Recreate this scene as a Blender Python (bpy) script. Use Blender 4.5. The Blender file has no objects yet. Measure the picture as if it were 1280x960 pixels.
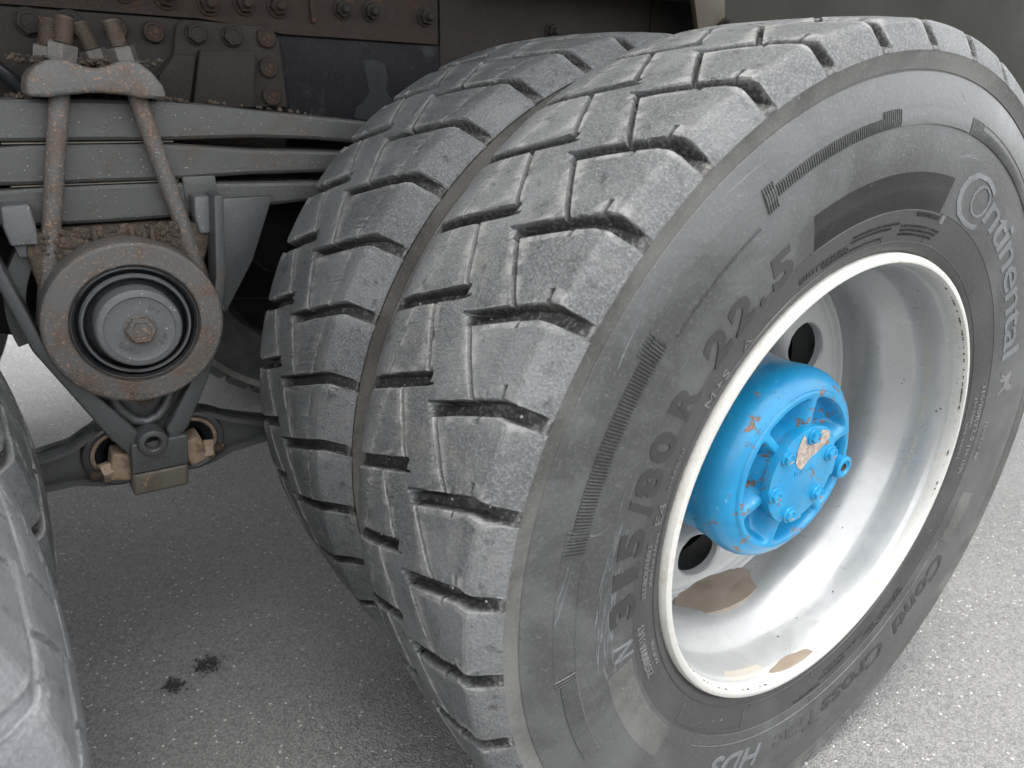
import bpy, bmesh, math, random
import numpy as np
from mathutils import Vector, Matrix

rnd = random.Random(7)
nrg = np.random.default_rng(7)
S = bpy.context.scene
COL = S.collection
R = math.radians

# ------------------------------------------------------------------ camera, sky, sun, exposure
# world origin: centre of the rear wheel; X along the truck (to the rear), Y into the truck, Z up; ground at z = GZ
GZ = -0.515
cd = bpy.data.cameras.new('camera'); cam = bpy.data.objects.new('camera', cd); COL.objects.link(cam)
right = Vector((0.82862385, -0.55923139, 0.02535288)); up = Vector((0.18821963, 0.32096873, 0.92819849)); fwd = Vector((0.52721522, 0.7643555, -0.37122067))
cam.matrix_world = Matrix(((right.x, up.x, -fwd.x, -0.7940), (right.y, up.y, -fwd.y, -0.5769), (right.z, up.z, -fwd.z, 0.4540), (0, 0, 0, 1)))
cd.sensor_width = 36; cd.lens = 913.54 / 1280 * 36
cd.clip_start = 0.01; cd.clip_end = 500
cd.dof.use_dof = True; cd.dof.focus_distance = 0.95; cd.dof.aperture_fstop = 7.0
S.camera = cam

SUN_EL, SUN_AZ = 83, -100        # azimuth of the sun direction in the XY plane, degrees from +X
wd = bpy.data.worlds.new('World'); S.world = wd; wd.use_nodes = True
wn = wd.node_tree; bg = wn.nodes['Background']
sky = wn.nodes.new('ShaderNodeTexSky'); sky.sky_type = 'NISHITA'; sky.sun_disc = False
sky.sun_elevation = R(SUN_EL); sky.sun_rotation = R(90 - SUN_AZ)
sky.air_density = 1.0; sky.dust_density = 2.5; sky.ozone_density = 1.0
hs = wn.nodes.new('ShaderNodeHueSaturation'); hs.inputs['Saturation'].default_value = 0.12
wn.links.new(sky.outputs[0], hs.inputs['Color']); wn.links.new(hs.outputs[0], bg.inputs[0])
bg.inputs[1].default_value = 0.15
sd = bpy.data.lights.new('sun', 'SUN'); sd.energy = 0.5; sd.angle = R(30); sd.color = (1, .965, .92)
so = bpy.data.objects.new('sun', sd); COL.objects.link(so)
sdir = Vector((math.cos(R(SUN_EL)) * math.cos(R(SUN_AZ)), math.cos(R(SUN_EL)) * math.sin(R(SUN_AZ)), math.sin(R(SUN_EL))))
so.rotation_euler = sdir.to_track_quat('Z', 'Y').to_euler(); so.location = (1, -3, 4)
S.view_settings.view_transform = 'Standard'; S.view_settings.look = 'None'
S.view_settings.exposure = 2.4; S.view_settings.gamma = 1; S.view_settings.use_curve_mapping = False

# ------------------------------------------------------------------ materials
class NT:
    def __init__(s, name):
        m = bpy.data.materials.new(name); m.use_nodes = True
        s.m = m; s.t = m.node_tree; s.b = s.t.nodes['Principled BSDF']
        s.tc = s.t.nodes.new('ShaderNodeTexCoord'); s.co = s.tc.outputs['Object']
    def n(s, ty, **kw):
        x = s.t.nodes.new(ty)
        for k, v in kw.items(): setattr(x, k, v)
        return x
    def l(s, a, b): s.t.links.new(a, b)
    def noise(s, scale, detail=4, rough=.6, co=None, dist=0):
        x = s.n('ShaderNodeTexNoise'); x.inputs['Scale'].default_value = scale; x.inputs['Detail'].default_value = detail
        x.inputs['Roughness'].default_value = rough; x.inputs['Distortion'].default_value = dist
        s.l(co or s.co, x.inputs['Vector']); return x.outputs['Fac']
    def voro(s, scale, out='Distance', feature='F1', co=None):
        x = s.n('ShaderNodeTexVoronoi', feature=feature); x.inputs['Scale'].default_value = scale
        s.l(co or s.co, x.inputs['Vector']); return x.outputs[out]
    def ramp(s, v, lo, hi, a=0, b=1, smooth=True):
        x = s.n('ShaderNodeMapRange'); x.interpolation_type = 'SMOOTHSTEP' if smooth else 'LINEAR'
        x.inputs[1].default_value = lo; x.inputs[2].default_value = hi; x.inputs[3].default_value = a; x.inputs[4].default_value = b
        s.l(v, x.inputs[0]); return x.outputs[0]
    def math(s, op, a, b=None):
        x = s.n('ShaderNodeMath', operation=op)
        for i, v in enumerate((a, b)):
            if v is None: continue
            if isinstance(v, (int, float)): x.inputs[i].default_value = v
            else: s.l(v, x.inputs[i])
        return x.outputs[0]
    def mix(s, f, a, b):
        x = s.n('ShaderNodeMix', data_type='RGBA')
        if isinstance(f, (int, float)): x.inputs[0].default_value = f
        else: s.l(f, x.inputs[0])
        for i, v in ((6, a), (7, b)):
            if isinstance(v, tuple): x.inputs[i].default_value = (*v, 1)
            else: s.l(v, x.inputs[i])
        return x.outputs[2]
    def bump(s, h, dist, strength=1, prev=None):
        x = s.n('ShaderNodeBump'); x.inputs['Distance'].default_value = dist; x.inputs['Strength'].default_value = strength
        s.l(h, x.inputs['Height'])
        if prev is not None: s.l(prev, x.inputs['Normal'])
        return x.outputs[0]
    def fin(s, col=None, rough=None, normal=None, metal=None, spec=None):
        for nm, v in (('Base Color', col), ('Roughness', rough), ('Normal', normal), ('Metallic', metal), ('Specular IOR Level', spec)):
            if v is None: continue
            if isinstance(v, tuple): s.b.inputs[nm].default_value = (*v, 1)
            elif isinstance(v, (int, float)): s.b.inputs[nm].default_value = v
            else: s.l(v, s.b.inputs[nm])
        return s.m

def m_tread(name='tread rubber', base=(.052, .054, .055), dusty=(.152, .156, .156)):
    k = NT(name)
    big = k.noise(9, 3); fine = k.noise(420, 4, .7); mid = k.noise(60, 4, .65)
    c = k.mix(k.ramp(big, .38, .66), base, tuple(.55 * a + .45 * b for a, b in zip(base, dusty)))
    c = k.mix(k.ramp(fine, .40, .76), c, dusty)
    c = k.mix(k.ramp(mid, .55, .75), c, tuple(x * .62 for x in base))
    sp = k.noise(750, 2, .5)
    c = k.mix(k.ramp(sp, .70, .76), c, (.28, .28, .27))
    at = k.n('ShaderNodeAttribute'); at.attribute_name = 'worn'
    groove_dark = k.mix(k.ramp(k.noise(260, 3, .7), .48, .66), (.022, .022, .022), (.10, .098, .092))  # groove rubber: unworn black, deepened to put shade contrast into the colour
    c = k.mix(k.ramp(at.outputs['Fac'], .15, .85), groove_dark, c)
    gm = k.n('ShaderNodeNewGeometry'); ed = k.math('MULTIPLY', k.ramp(gm.outputs['Pointiness'], .515, .56), k.ramp(mid, .35, .6))
    c = k.mix(k.math('MULTIPLY', ed, .5), c, (.30, .295, .28))
    dirt = k.ramp(k.noise(24, 5, .7), .56, .72)
    c = k.mix(k.math('MULTIPLY', dirt, .35), c, (.15, .135, .11))
    n = k.bump(fine, .0013, 1); n = k.bump(mid, .0018, .8, n)
    return k.fin(c, .62, n, spec=.4)

def m_side(name, base, dusty, rough=.42, amount=1., streak=True):
    k = NT(name)
    big = k.noise(7, 5, .62, dist=.6); fine = k.noise(300, 3, .6)
    c = k.mix(k.math('MULTIPLY', k.ramp(big, .40, .66), amount), base, dusty)
    c = k.mix(k.math('MULTIPLY', k.ramp(fine, .5, .72), .30), c, tuple(min(1, x * 1.9) for x in dusty))
    sp = k.noise(190, 3, .5); c = k.mix(k.math('MULTIPLY', k.ramp(sp, .71, .76), .5), c, (.22, .22, .21))
    if streak:   # fine scuffs running round and radially
        mp = k.n('ShaderNodeMapping'); mp.inputs['Scale'].default_value = (4, 4, 90); mp.inputs['Rotation'].default_value = (0, R(35), 0); k.l(k.co, mp.inputs[0])
        s1 = k.noise(5, 6, .75, mp.outputs[0])
        c = k.mix(k.math('MULTIPLY', k.ramp(s1, .60, .75), .30), c, tuple(min(1, x * 2.2) for x in dusty))
    r = k.ramp(big, .3, .7, rough - .06, rough + .14)
    n = k.bump(fine, .00025, 1); n = k.bump(k.noise(45, 4), .0006, .5, n)
    return k.fin(c, r, n, spec=.5)

def m_paint(name, base, rust=.0, dirt=.0, rough=.45, metal=0, rustc=(.20, .075, .03), dirtc=(.055, .043, .032), chip=None, bumpd=.0006, rs=55, ds=12, spec=.5):
    k = NT(name)
    mid = k.noise(rs, 6, .7); big = k.noise(ds, 6, .7, dist=.4); fine = k.noise(260, 4, .7)
    c = k.mix(k.ramp(k.noise(4, 3), .3, .7), base, tuple(x * .84 for x in base))
    if dirt > 0:
        d = k.ramp(big, .66 - .28 * dirt, .80 - .28 * dirt); c = k.mix(k.math('MULTIPLY', d, .85), c, dirtc)
        c = k.mix(k.math('MULTIPLY', k.ramp(fine, .52, .66), .55 * dirt + .1), c, tuple(x * 1.6 for x in dirtc))
    rr = None
    if rust > 0:
        rr = k.ramp(mid, .72 - .2 * rust, .75 - .2 * rust)
        gate = k.ramp(k.noise(6, 3), .56 - .25 * rust, .64 - .25 * rust)
        rr = k.math('MULTIPLY', rr, gate)
        c = k.mix(rr, c, k.mix(k.ramp(fine, .4, .6), rustc, tuple(min(1, x * 1.8) for x in rustc)))
    if chip: c = k.mix(k.ramp(k.noise(330, 2, .5), .70, .73), c, chip)
    n = k.bump(mid, bumpd * 1.2, .7); n = k.bump(fine, bumpd, .8, n)
    r = k.ramp(big, .3, .75, rough - .05, rough + .2)
    if rr is not None: r = k.math('ADD', r, k.math('MULTIPLY', rr, .3))
    return k.fin(c, r, n, metal=metal, spec=spec)

def m_asphalt():
    k = NT('worn asphalt')
    cell = k.n('ShaderNodeTexVoronoi'); cell.inputs['Scale'].default_value = 290; k.l(k.co, cell.inputs['Vector'])
    cell2 = k.n('ShaderNodeTexVoronoi'); cell2.inputs['Scale'].default_value = 180; k.l(k.co, cell2.inputs['Vector'])
    sep = k.n('ShaderNodeSeparateColor'); k.l(cell.outputs['Color'], sep.inputs[0])
    sep2 = k.n('ShaderNodeSeparateColor'); k.l(cell2.outputs['Color'], sep2.inputs[0])
    big = k.noise(2.2, 5, .6)
    c = k.mix(k.ramp(big, .3, .7), (.118, .117, .114), (.152, .150, .146))
    c = k.mix(k.math('MULTIPLY', k.ramp(k.noise(.9, 6, .65), .42, .62), .35), c, (.085, .084, .082))
    c = k.mix(k.ramp(sep.outputs[0], .0, 1, 0, .8, False), c, (.205, .202, .195))
    c = k.mix(k.math('MULTIPLY', k.ramp(sep2.outputs[1], .78, .88), .35), c, (.07, .07, .07))
    c = k.mix(k.math('MULTIPLY', k.ramp(sep2.outputs[0], .955, .97), k.ramp(cell2.outputs['Distance'], .5, .3)), c, (.42, .41, .385))
    c = k.mix(k.math('MULTIPLY', k.ramp(cell.outputs['Distance'], .5, .8), .45), c, (.06, .06, .06))
    h = k.math('SUBTRACT', 1., cell.outputs['Distance'])
    n = k.bump(h, .0022, .9); n = k.bump(k.noise(70, 4, .7), .003, .8, n)
    return k.fin(c, .82, n, spec=.3)

M = dict(
    tread=m_tread(), pale_tread=m_tread('pale dusty tread rubber', (.10, .105, .11), (.19, .20, .205)),
    side=m_side('sidewall rubber', (.034, .0345, .0345), (.066, .067, .067), .34),
    side_dark=m_side('inner sidewall rubber', (.026, .026, .026), (.042, .042, .041), .40, .8, False),
    butt=m_side('shoulder rubber', (.045, .044, .042), (.092, .090, .085), .46),
    letter=m_side('darkened ribbed letter rubber', (.016, .016, .0165), (.028, .028, .028), .55, .8, False),  # darker colour stands in for light trapped between fine letter ribs
    worn=m_side('scuffed letter rubber', (.085, .09, .095), (.125, .13, .135), .5, 1, False),
    small=m_side('fine moulded letters', (.075, .075, .075), (.12, .12, .12), .4, 1, False),
    faded=m_side('faded letter rubber', (.030, .031, .032), (.05, .05, .05), .5, 1, False),
    rim=m_paint('silver wheel paint', (.37, .375, .37), 0, .32, .30, .42, dirtc=(.29, .275, .24), bumpd=.00006, chip=(.42, .41, .38)),
    disc=m_paint('dusty silver disc paint', (.36, .36, .35), 0, .25, .5, .1, dirtc=(.24, .225, .20), bumpd=.0001),
    lip=m_paint('chipped white rim lip', (.42, .415, .39), .40, .45, .5, 0, rustc=(.10, .085, .06), dirtc=(.36, .33, .27), bumpd=.0003, rs=230, ds=45),
    mud=m_paint('muddy silt', (.33, .30, .25), 0, .3, .6, 0, dirtc=(.27, .24, .19), bumpd=.0004),
    steel=m_paint('grey blue painted steel', (.105, .109, .112), .36, .35, .42, .05, rustc=(.24, .12, .06), chip=(.42, .40, .34)),
    steel_clean=m_paint('grey painted spring steel', (.060, .061, .059), .2, .42, .42, .05, rustc=(.26, .15, .08), chip=(.30, .28, .22)),
    steel_rust=m_paint('rust flecked grey steel', (.092, .092, .090), .80, .62, .55, .0, rustc=(.15, .095, .062), dirtc=(.085, .060, .042), chip=(.42, .38, .30), bumpd=.0014, rs=230),
    bracket=m_paint('oily grey cast steel', (.055, .057, .058), .1, .40, .32, .15, dirtc=(.05, .043, .035)),
    lipbr=m_paint('rust brown bracket lip', (.10, .088, .07), .45, .5, .42, .2, rustc=(.20, .10, .05), dirtc=(.07, .055, .04)),
    frame=m_paint('dirty frame steel', (.024, .022, .020), .15, .55, .6, .0, rustc=(.08, .045, .03), dirtc=(.026, .020, .016), bumpd=.0012, chip=(.055, .05, .045), spec=.12),
    frame_rust=m_paint('brown rusty frame plate', (.028, .022, .018), .6, .5, .65, .0, rustc=(.050, .023, .015), dirtc=(.032, .023, .018), bumpd=.0012, chip=(.06, .05, .04), rs=30, spec=.12),
    frame_clean=m_paint('dark frame web', (.010, .010, .011), .0, .3, .6, 0, dirtc=(.026, .027, .027), ds=9, spec=.12),
    grime=m_paint('greasy soil', (.045, .034, .025), .25, .7, .7, 0, rustc=(.16, .11, .06), dirtc=(.085, .062, .040), bumpd=.003, rs=40, ds=50),
    thread=m_paint('dirty bolt thread', (.06, .045, .034), .6, .5, .5, .4, rustc=(.20, .12, .07)),
    nut=m_paint('bright hex nut', (.080, .080, .076), .3, .45, .4, .4, rustc=(.20, .14, .09), dirtc=(.12, .10, .08)),
    nut_tan=m_paint('tan corroded nut', (.25, .185, .125), .5, .65, .6, .1, rustc=(.20, .12, .07), dirtc=(.085, .062, .042), bumpd=.0016),
    black=m_paint('black rubber', (.012, .013, .015), 0, .1, .30, 0, dirtc=(.05, .045, .04), bumpd=.0002),
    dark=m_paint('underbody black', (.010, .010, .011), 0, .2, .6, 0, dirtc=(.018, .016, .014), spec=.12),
    olive=m_paint('olive grey panel', (.040, .040, .033), 0, .2, .6, 0, dirtc=(.032, .031, .026), ds=3, bumpd=.0002, spec=.12),
    brassy=m_paint('ochre coated bracket', (.05, .042, .024), .2, .3, .5, .2, rustc=(.15, .08, .04)),
    ledge=m_side('lightened dusty shoulder rubber', (.075, .072, .066), (.13, .125, .112), .6),  # inner tyre band: ochre dust, colour lightened to look lit in the gap
    tan_letter=m_paint('rust tan cast letters', (.14, .115, .09), .4, .4, .6, 0),
    patch=m_paint('pale scuffed paint', (.020, .022, .023), 0, .5, .6, 0, dirtc=(.012, .012, .012), spec=.15),
    drum=m_paint('brake drum iron', (.035, .034, .033), .2, .2, .6, .2, spec=.12),
)
def m_blue():
    k = NT('scraped blue paint')
    mid = k.noise(70, 5, .72); fine = k.noise(300, 3, .6); gate = k.noise(11, 3, .5)
    blue = k.mix(k.ramp(k.noise(20, 4), .35, .7), (.005, .185, .37), (.009, .235, .45))
    # grey road dust settled towards the back of the hub
    sx = k.n('ShaderNodeSeparateXYZ'); k.l(k.co, sx.inputs[0])
    back = k.ramp(k.math('ADD', sx.outputs[1], k.math('MULTIPLY', k.math('SUBTRACT', mid, .5), .10)), -.045, .01)
    topz = k.ramp(sx.outputs[2], .02, .10)
    blue = k.mix(k.math('MULTIPLY', k.math('MULTIPLY', back, topz), .8), blue, (.27, .27, .25))
    ch = k.math('MULTIPLY', k.ramp(k.noise(42, 5, .65, dist=.5), .60, .615), k.ramp(gate, .44, .50))
    c = k.mix(ch, blue, k.mix(k.ramp(fine, .4, .6), (.22, .125, .08), (.12, .07, .05)))
    c = k.mix(k.ramp(k.noise(130, 4, .7), .64, .72), c, (.14, .33, .45))
    c = k.mix(k.math('MULTIPLY', k.ramp(k.noise(9, 5, .7, dist=.8), .46, .72), .32), c, (.10, .17, .20))
    n = k.bump(mid, .0005, .6); n = k.bump(k.math('SUBTRACT', 1., ch), .0005, 1, n); n = k.bump(fine, .0002, .7, n)
    return k.fin(c, .36, n, spec=.5)
M['blue'] = m_blue()
def m_bare():
    k = NT('bare scuffed metal'); f = k.noise(160, 5, .7)
    c = k.mix(k.ramp(f, .35, .65), (.50, .44, .38), (.30, .23, .19))
    return k.fin(c, .42, k.bump(f, .0006, 1), metal=.4)
M['bare'] = m_bare()
M['asphalt'] = m_asphalt()
def m_chip():
    k = NT('pale grit'); f = k.voro(60, 'Color'); s = k.n('ShaderNodeSeparateColor'); k.l(f, s.inputs[0])
    return k.fin(k.mix(s.outputs[0], (.22, .21, .195), (.38, .37, .345)), .7)
M['grit'] = m_chip()
def m_oil():
    k = NT('wet oil'); f = k.noise(300, 3)
    return k.fin((.004, .004, .004), .38, k.bump(f, .0015, 1), spec=.6)
M['oil'] = m_oil()
def m_water():
    k = NT('muddy water'); c = k.mix(k.ramp(k.noise(14, 2), .35, .7), (.19, .155, .115), (.23, .19, .145))
    return k.fin(c, .07, spec=.5)
M['water'] = m_water()

# ------------------------------------------------------------------ mesh helpers
def empty(name, loc, label=None, cat=None, group=None, kind=None):
    o = bpy.data.objects.new(name, None); COL.objects.link(o); o.location = loc; o.empty_display_size = .05
    if label: o['label'] = label
    if cat: o['category'] = cat
    if group: o['group'] = group
    if kind: o['kind'] = kind
    o['_w'] = tuple(loc)
    return o
def wloc(p):
    return Vector(p['_w']) if p is not None and '_w' in p else Vector((0, 0, 0))
def obj(name, V, F, mat, parent=None, smooth=35, local=False, label=None, origin=None):
    """one mesh object; V in world coordinates unless local"""
    o_ = wloc(parent) if parent is not None else Vector(origin or (0, 0, 0))
    V = np.asarray(V, float)
    if not local: V = V - np.array(o_)
    me = bpy.data.meshes.new(name); me.from_pydata(V.tolist(), [], F); me.update()
    me.materials.append(mat)
    if smooth:
        me.polygons.foreach_set('use_smooth', [True] * len(me.polygons)); me.set_sharp_from_angle(angle=R(smooth))
    o = bpy.data.objects.new(name, me); COL.objects.link(o)
    if parent is not None: o.parent = parent
    else: o.location = o_
    o['_w'] = tuple(o_)
    if label: o['label'] = label
    return o
def top(o, label, cat, group=None, kind=None):
    if label: o['label'] = label
    if cat: o['category'] = cat
    if group: o['group'] = group
    if kind: o['kind'] = kind
    return o
def bmo(name, bm, mat, parent=None, smooth=35, **kw):
    bmesh.ops.recalc_face_normals(bm, faces=bm.faces)
    V = [v.co[:] for v in bm.verts]; bm.verts.index_update()
    F = [[v.index for v in f.verts] for f in bm.faces]; bm.free()
    return obj(name, V, F, mat, parent, smooth, **kw)
def add_box(bm, c, s, bev=0, rot=None, seg=2):
    r = bmesh.ops.create_cube(bm, size=1); vs = r['verts']
    bmesh.ops.scale(bm, vec=s, verts=vs)
    if bev:
        es = list({e for v in vs for e in v.link_edges}); q = bmesh.ops.bevel(bm, geom=es, offset=bev, segments=seg, affect='EDGES', profile=.6)
        vs = list({v for f in q['faces'] for v in f.verts} | {v for v in vs if v.is_valid})
    if rot is not None: bmesh.ops.rotate(bm, cent=(0, 0, 0), matrix=rot, verts=vs)
    bmesh.ops.translate(bm, vec=c, verts=vs)
def box(name, c, s, mat, parent=None, bev=.002, rot=None, **kw):
    bm = bmesh.new(); add_box(bm, c, s, bev, rot); return bmo(name, bm, mat, parent, **kw)
def prism(name, pts, y0, y1, mat, parent=None, bev=.003, seg=2, jit=0, **kw):
    """outline in the XZ plane, extruded from y0 (front) to y1"""
    bm = bmesh.new(); vs = [bm.verts.new((x, y0, z)) for x, z in pts]; f = bm.faces.new(vs)
    r = bmesh.ops.extrude_face_region(bm, geom=[f]); nv = [g for g in r['geom'] if isinstance(g, bmesh.types.BMVert)]
    bmesh.ops.translate(bm, vec=(0, y1 - y0, 0), verts=nv)
    bmesh.ops.recalc_face_normals(bm, faces=bm.faces)
    if bev: bmesh.ops.bevel(bm, geom=[e for e in bm.edges], offset=bev, segments=seg, affect='EDGES', profile=.6, clamp_overlap=True)
    return bmo(name, bm, mat, parent, **kw)
def lathe_vf(prof, n=96, c=(0, 0), closed=False, arc=None, jit=0):
    """prof: list of (r, y); axis along Y through (c.x, c.z)"""
    a0, a1 = (0, 2 * math.pi) if arc is None else (R(arc[0]), R(arc[1]))
    m = n if arc is None else n + 1
    th = a0 + (a1 - a0) * np.arange(m) / n
    P = np.array(prof, float); k = len(P)
    V = np.empty((m, k, 3))
    V[:, :, 0] = c[0] + np.cos(th)[:, None] * P[None, :, 0]; V[:, :, 2] = c[1] + np.sin(th)[:, None] * P[None, :, 0]; V[:, :, 1] = P[None, :, 1]
    F = []
    for i in range(m if arc is None else m - 1):
        j = (i + 1) % m
        for q in range(k if closed else k - 1):
            q2 = (q + 1) % k
            F.append((i * k + q, i * k + q2, j * k + q2, j * k + q))
    return V.reshape(-1, 3), F
def lathe(name, prof, mat, parent=None, n=96, c=(0, 0), closed=False, arc=None, smooth=35, cap=False, **kw):
    V, F = lathe_vf(prof, n, c, closed, arc)
    k = len(prof)
    if cap:
        V = np.vstack([V, [[c[0], prof[0][1], c[1]]], [[c[0], prof[-1][1], c[1]]]]); a = n * k
        for i in range(n):
            j = (i + 1) % n
            F.append((i * k, j * k, a)); F.append((j * k + k - 1, i * k + k - 1, a + 1))
    o = obj(name, V, F, mat, parent, smooth, **kw); fixn(o); return o
def fixn(o):
    bm = bmesh.new(); bm.from_mesh(o.data); bmesh.ops.recalc_face_normals(bm, faces=bm.faces); bm.to_mesh(o.data); bm.free()
def tube_vf(pts, rad, n=14, cap=True):
    pts = [Vector(p) for p in pts]; V = []; F = []
    rad = rad if isinstance(rad, (list, tuple)) else [rad] * len(pts)
    ref = Vector((0.13, .91, .31)).normalized()
    for i, p in enumerate(pts):
        d = (pts[min(i + 1, len(pts) - 1)] - pts[max(i - 1, 0)]).normalized()
        a = d.cross(ref).normalized(); b = d.cross(a)
        for k in range(n):
            t = 2 * math.pi * k / n; V.append(tuple(p + (a * math.cos(t) + b * math.sin(t)) * rad[i]))
    for i in range(len(pts) - 1):
        for k in range(n):
            k2 = (k + 1) % n; F.append((i * n + k, i * n + k2, (i + 1) * n + k2, (i + 1) * n + k))
    if cap: F.append(tuple(range(n))[::-1]); F.append(tuple(range((len(pts) - 1) * n, len(pts) * n)))
    return V, F
def tube(name, pts, rad, mat, parent=None, n=14, smooth=50, **kw):
    V, F = tube_vf(pts, rad, n); o = obj(name, V, F, mat, parent, smooth, **kw); fixn(o); return o
def hexmesh(r, h, washer=1.25, stud=None, dome=False, round_=False):
    """hex head standing along -Y from y=0; returns V, F"""
    V = []; F = []
    def ring(rad, y, n):
        b = len(V); V.extend([(rad * math.cos(2 * math.pi * k / n + .25), y, rad * math.sin(2 * math.pi * k / n + .25)) for k in range(n)]); return b
    def lat(a, b, n):
        for k in range(n): F.append((a + k, a + (k + 1) % n, b + (k + 1) % n, b + k))
    if washer:
        a = ring(r * washer, 0, 24); b = ring(r * washer, -.0022, 24); c = ring(r * washer * .96, -.003, 24); lat(a, b, 24); lat(b, c, 24); F.append(tuple(range(c, c + 24)))
    n = 24 if round_ else 6
    a = ring(r, -.0015, n); b = ring(r, -h + .0015, n); c = ring(r * .93, -h, n); lat(a, b, n); lat(b, c, n)
    if stud:
        d = ring(r * .62, -h, n); lat(c, d, n); F.append(tuple(range(d, d + n)))
        prev = None; rr = r * .52; y = -h + .001; 
        for i in range(int(stud / .0012)):
            rad = rr * (1 if i % 2 else .88); e = ring(rad, y, 16)
            if prev is not None: lat(prev, e, 16)
            prev = e; y -= .0012
        e = ring(rr * .7, y, 16); lat(prev, e, 16); F.append(tuple(range(e, e + 16)))
    else:
        d = ring(r * .70, -h, n); lat(c, d, n); e = ring(r * .62, -h + .0012, n); lat(d, e, n); F.append(tuple(range(e, e + n)))
    return V, F
def bolt_mesh(name, mat, *a, **kw):
    V, F = hexmesh(*a, **kw); me = bpy.data.meshes.new(name); me.from_pydata(V, [], F); me.update(); me.materials.append(mat)
    bm = bmesh.new(); bm.from_mesh(me); bmesh.ops.recalc_face_normals(bm, faces=bm.faces); bm.to_mesh(me); bm.free()
    me.polygons.foreach_set('use_smooth', [True] * len(me.polygons)); me.set_sharp_from_angle(angle=R(35)); return me
def put(name, me, loc, parent, rot=(0, 0, 0), scale=None):
    o = bpy.data.objects.new(name, me); COL.objects.link(o); o.parent = parent; o.location = Vector(loc) - wloc(parent); o.rotation_euler = rot
    if scale: o.scale = scale
    o['_w'] = tuple(loc); return o

def text_vf(body, extrude=.03, fat=0., shear=0., spacing=1.):
    cu = bpy.data.curves.new('t', 'FONT'); cu.body = body; cu.size = 1; cu.extrude = extrude; cu.offset = fat; cu.shear = shear; cu.space_character = spacing
    cu.resolution_u = 3
    o = bpy.data.objects.new('t', cu); COL.objects.link(o); bpy.context.view_layer.update()
    me = o.to_mesh(); V = np.array([v.co[:] for v in me.vertices]); F = [tuple(p.vertices) for p in me.polygons]
    o.to_mesh_clear(); bpy.data.objects.remove(o); bpy.data.curves.remove(cu)
    return V, F
CAPH = 0.73

# ------------------------------------------------------------------ tyre
NP = 38; P = 360 / NP; SL = 40.0; TO = 161.3 % P; TI = 158.12 % P
SIDE = np.array([(.2960, .134), (.2990, .1405), (.305, .1445), (.33, .1495), (.36, .1545), (.40, .158), (.44, .157), (.47, .153), (.4835, .1500), (.5045, .1500)])
def side_y(r): return np.interp(r, SIDE[:, 0], SIDE[:, 1])
def surf_r(y, asym=False):
    a = np.abs(y)
    if asym == 2:  # inner tyre: flat blocks, bevelled shoulder
        n = np.interp(y, [0, .06, .100, .112, .118, .134, .147, .1505, .152], [.5375, .537, .5350, .5335, .5310, .5195, .5110, .5070, .5040])
        return np.where(y > 0, n, surf_r(y))
    if asym:      # the worn inner edge of the outer tyre
        n = np.interp(y, [0, .06, .085, .097, .103, .122, .136, .148, .152], [.5375, .537, .5350, .5325, .5300, .5150, .5085, .5040, .5010])
        return np.where(y > 0, n, surf_r(y))
    return np.interp(a, [0, .06, .10, .130, .134, .138, .1475, .1505, .152], [.5375, .537, .5352, .5322, .5305, .5270, .5120, .5065, .5030])
def fr(x): return x - np.floor(x)
def lat_prof(d, w):        # 1 at the groove floor, 0 on the block top
    return np.interp(np.abs(d), [w - .25, w - .02, w + .06, w + .14], [1, .10, .02, 0])
def seg_prof(d, hw): return np.interp(np.abs(d), [hw - .0009, hw - .0001, hw + .0005, hw + .0009], [1, .12, .03, 0])
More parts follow.
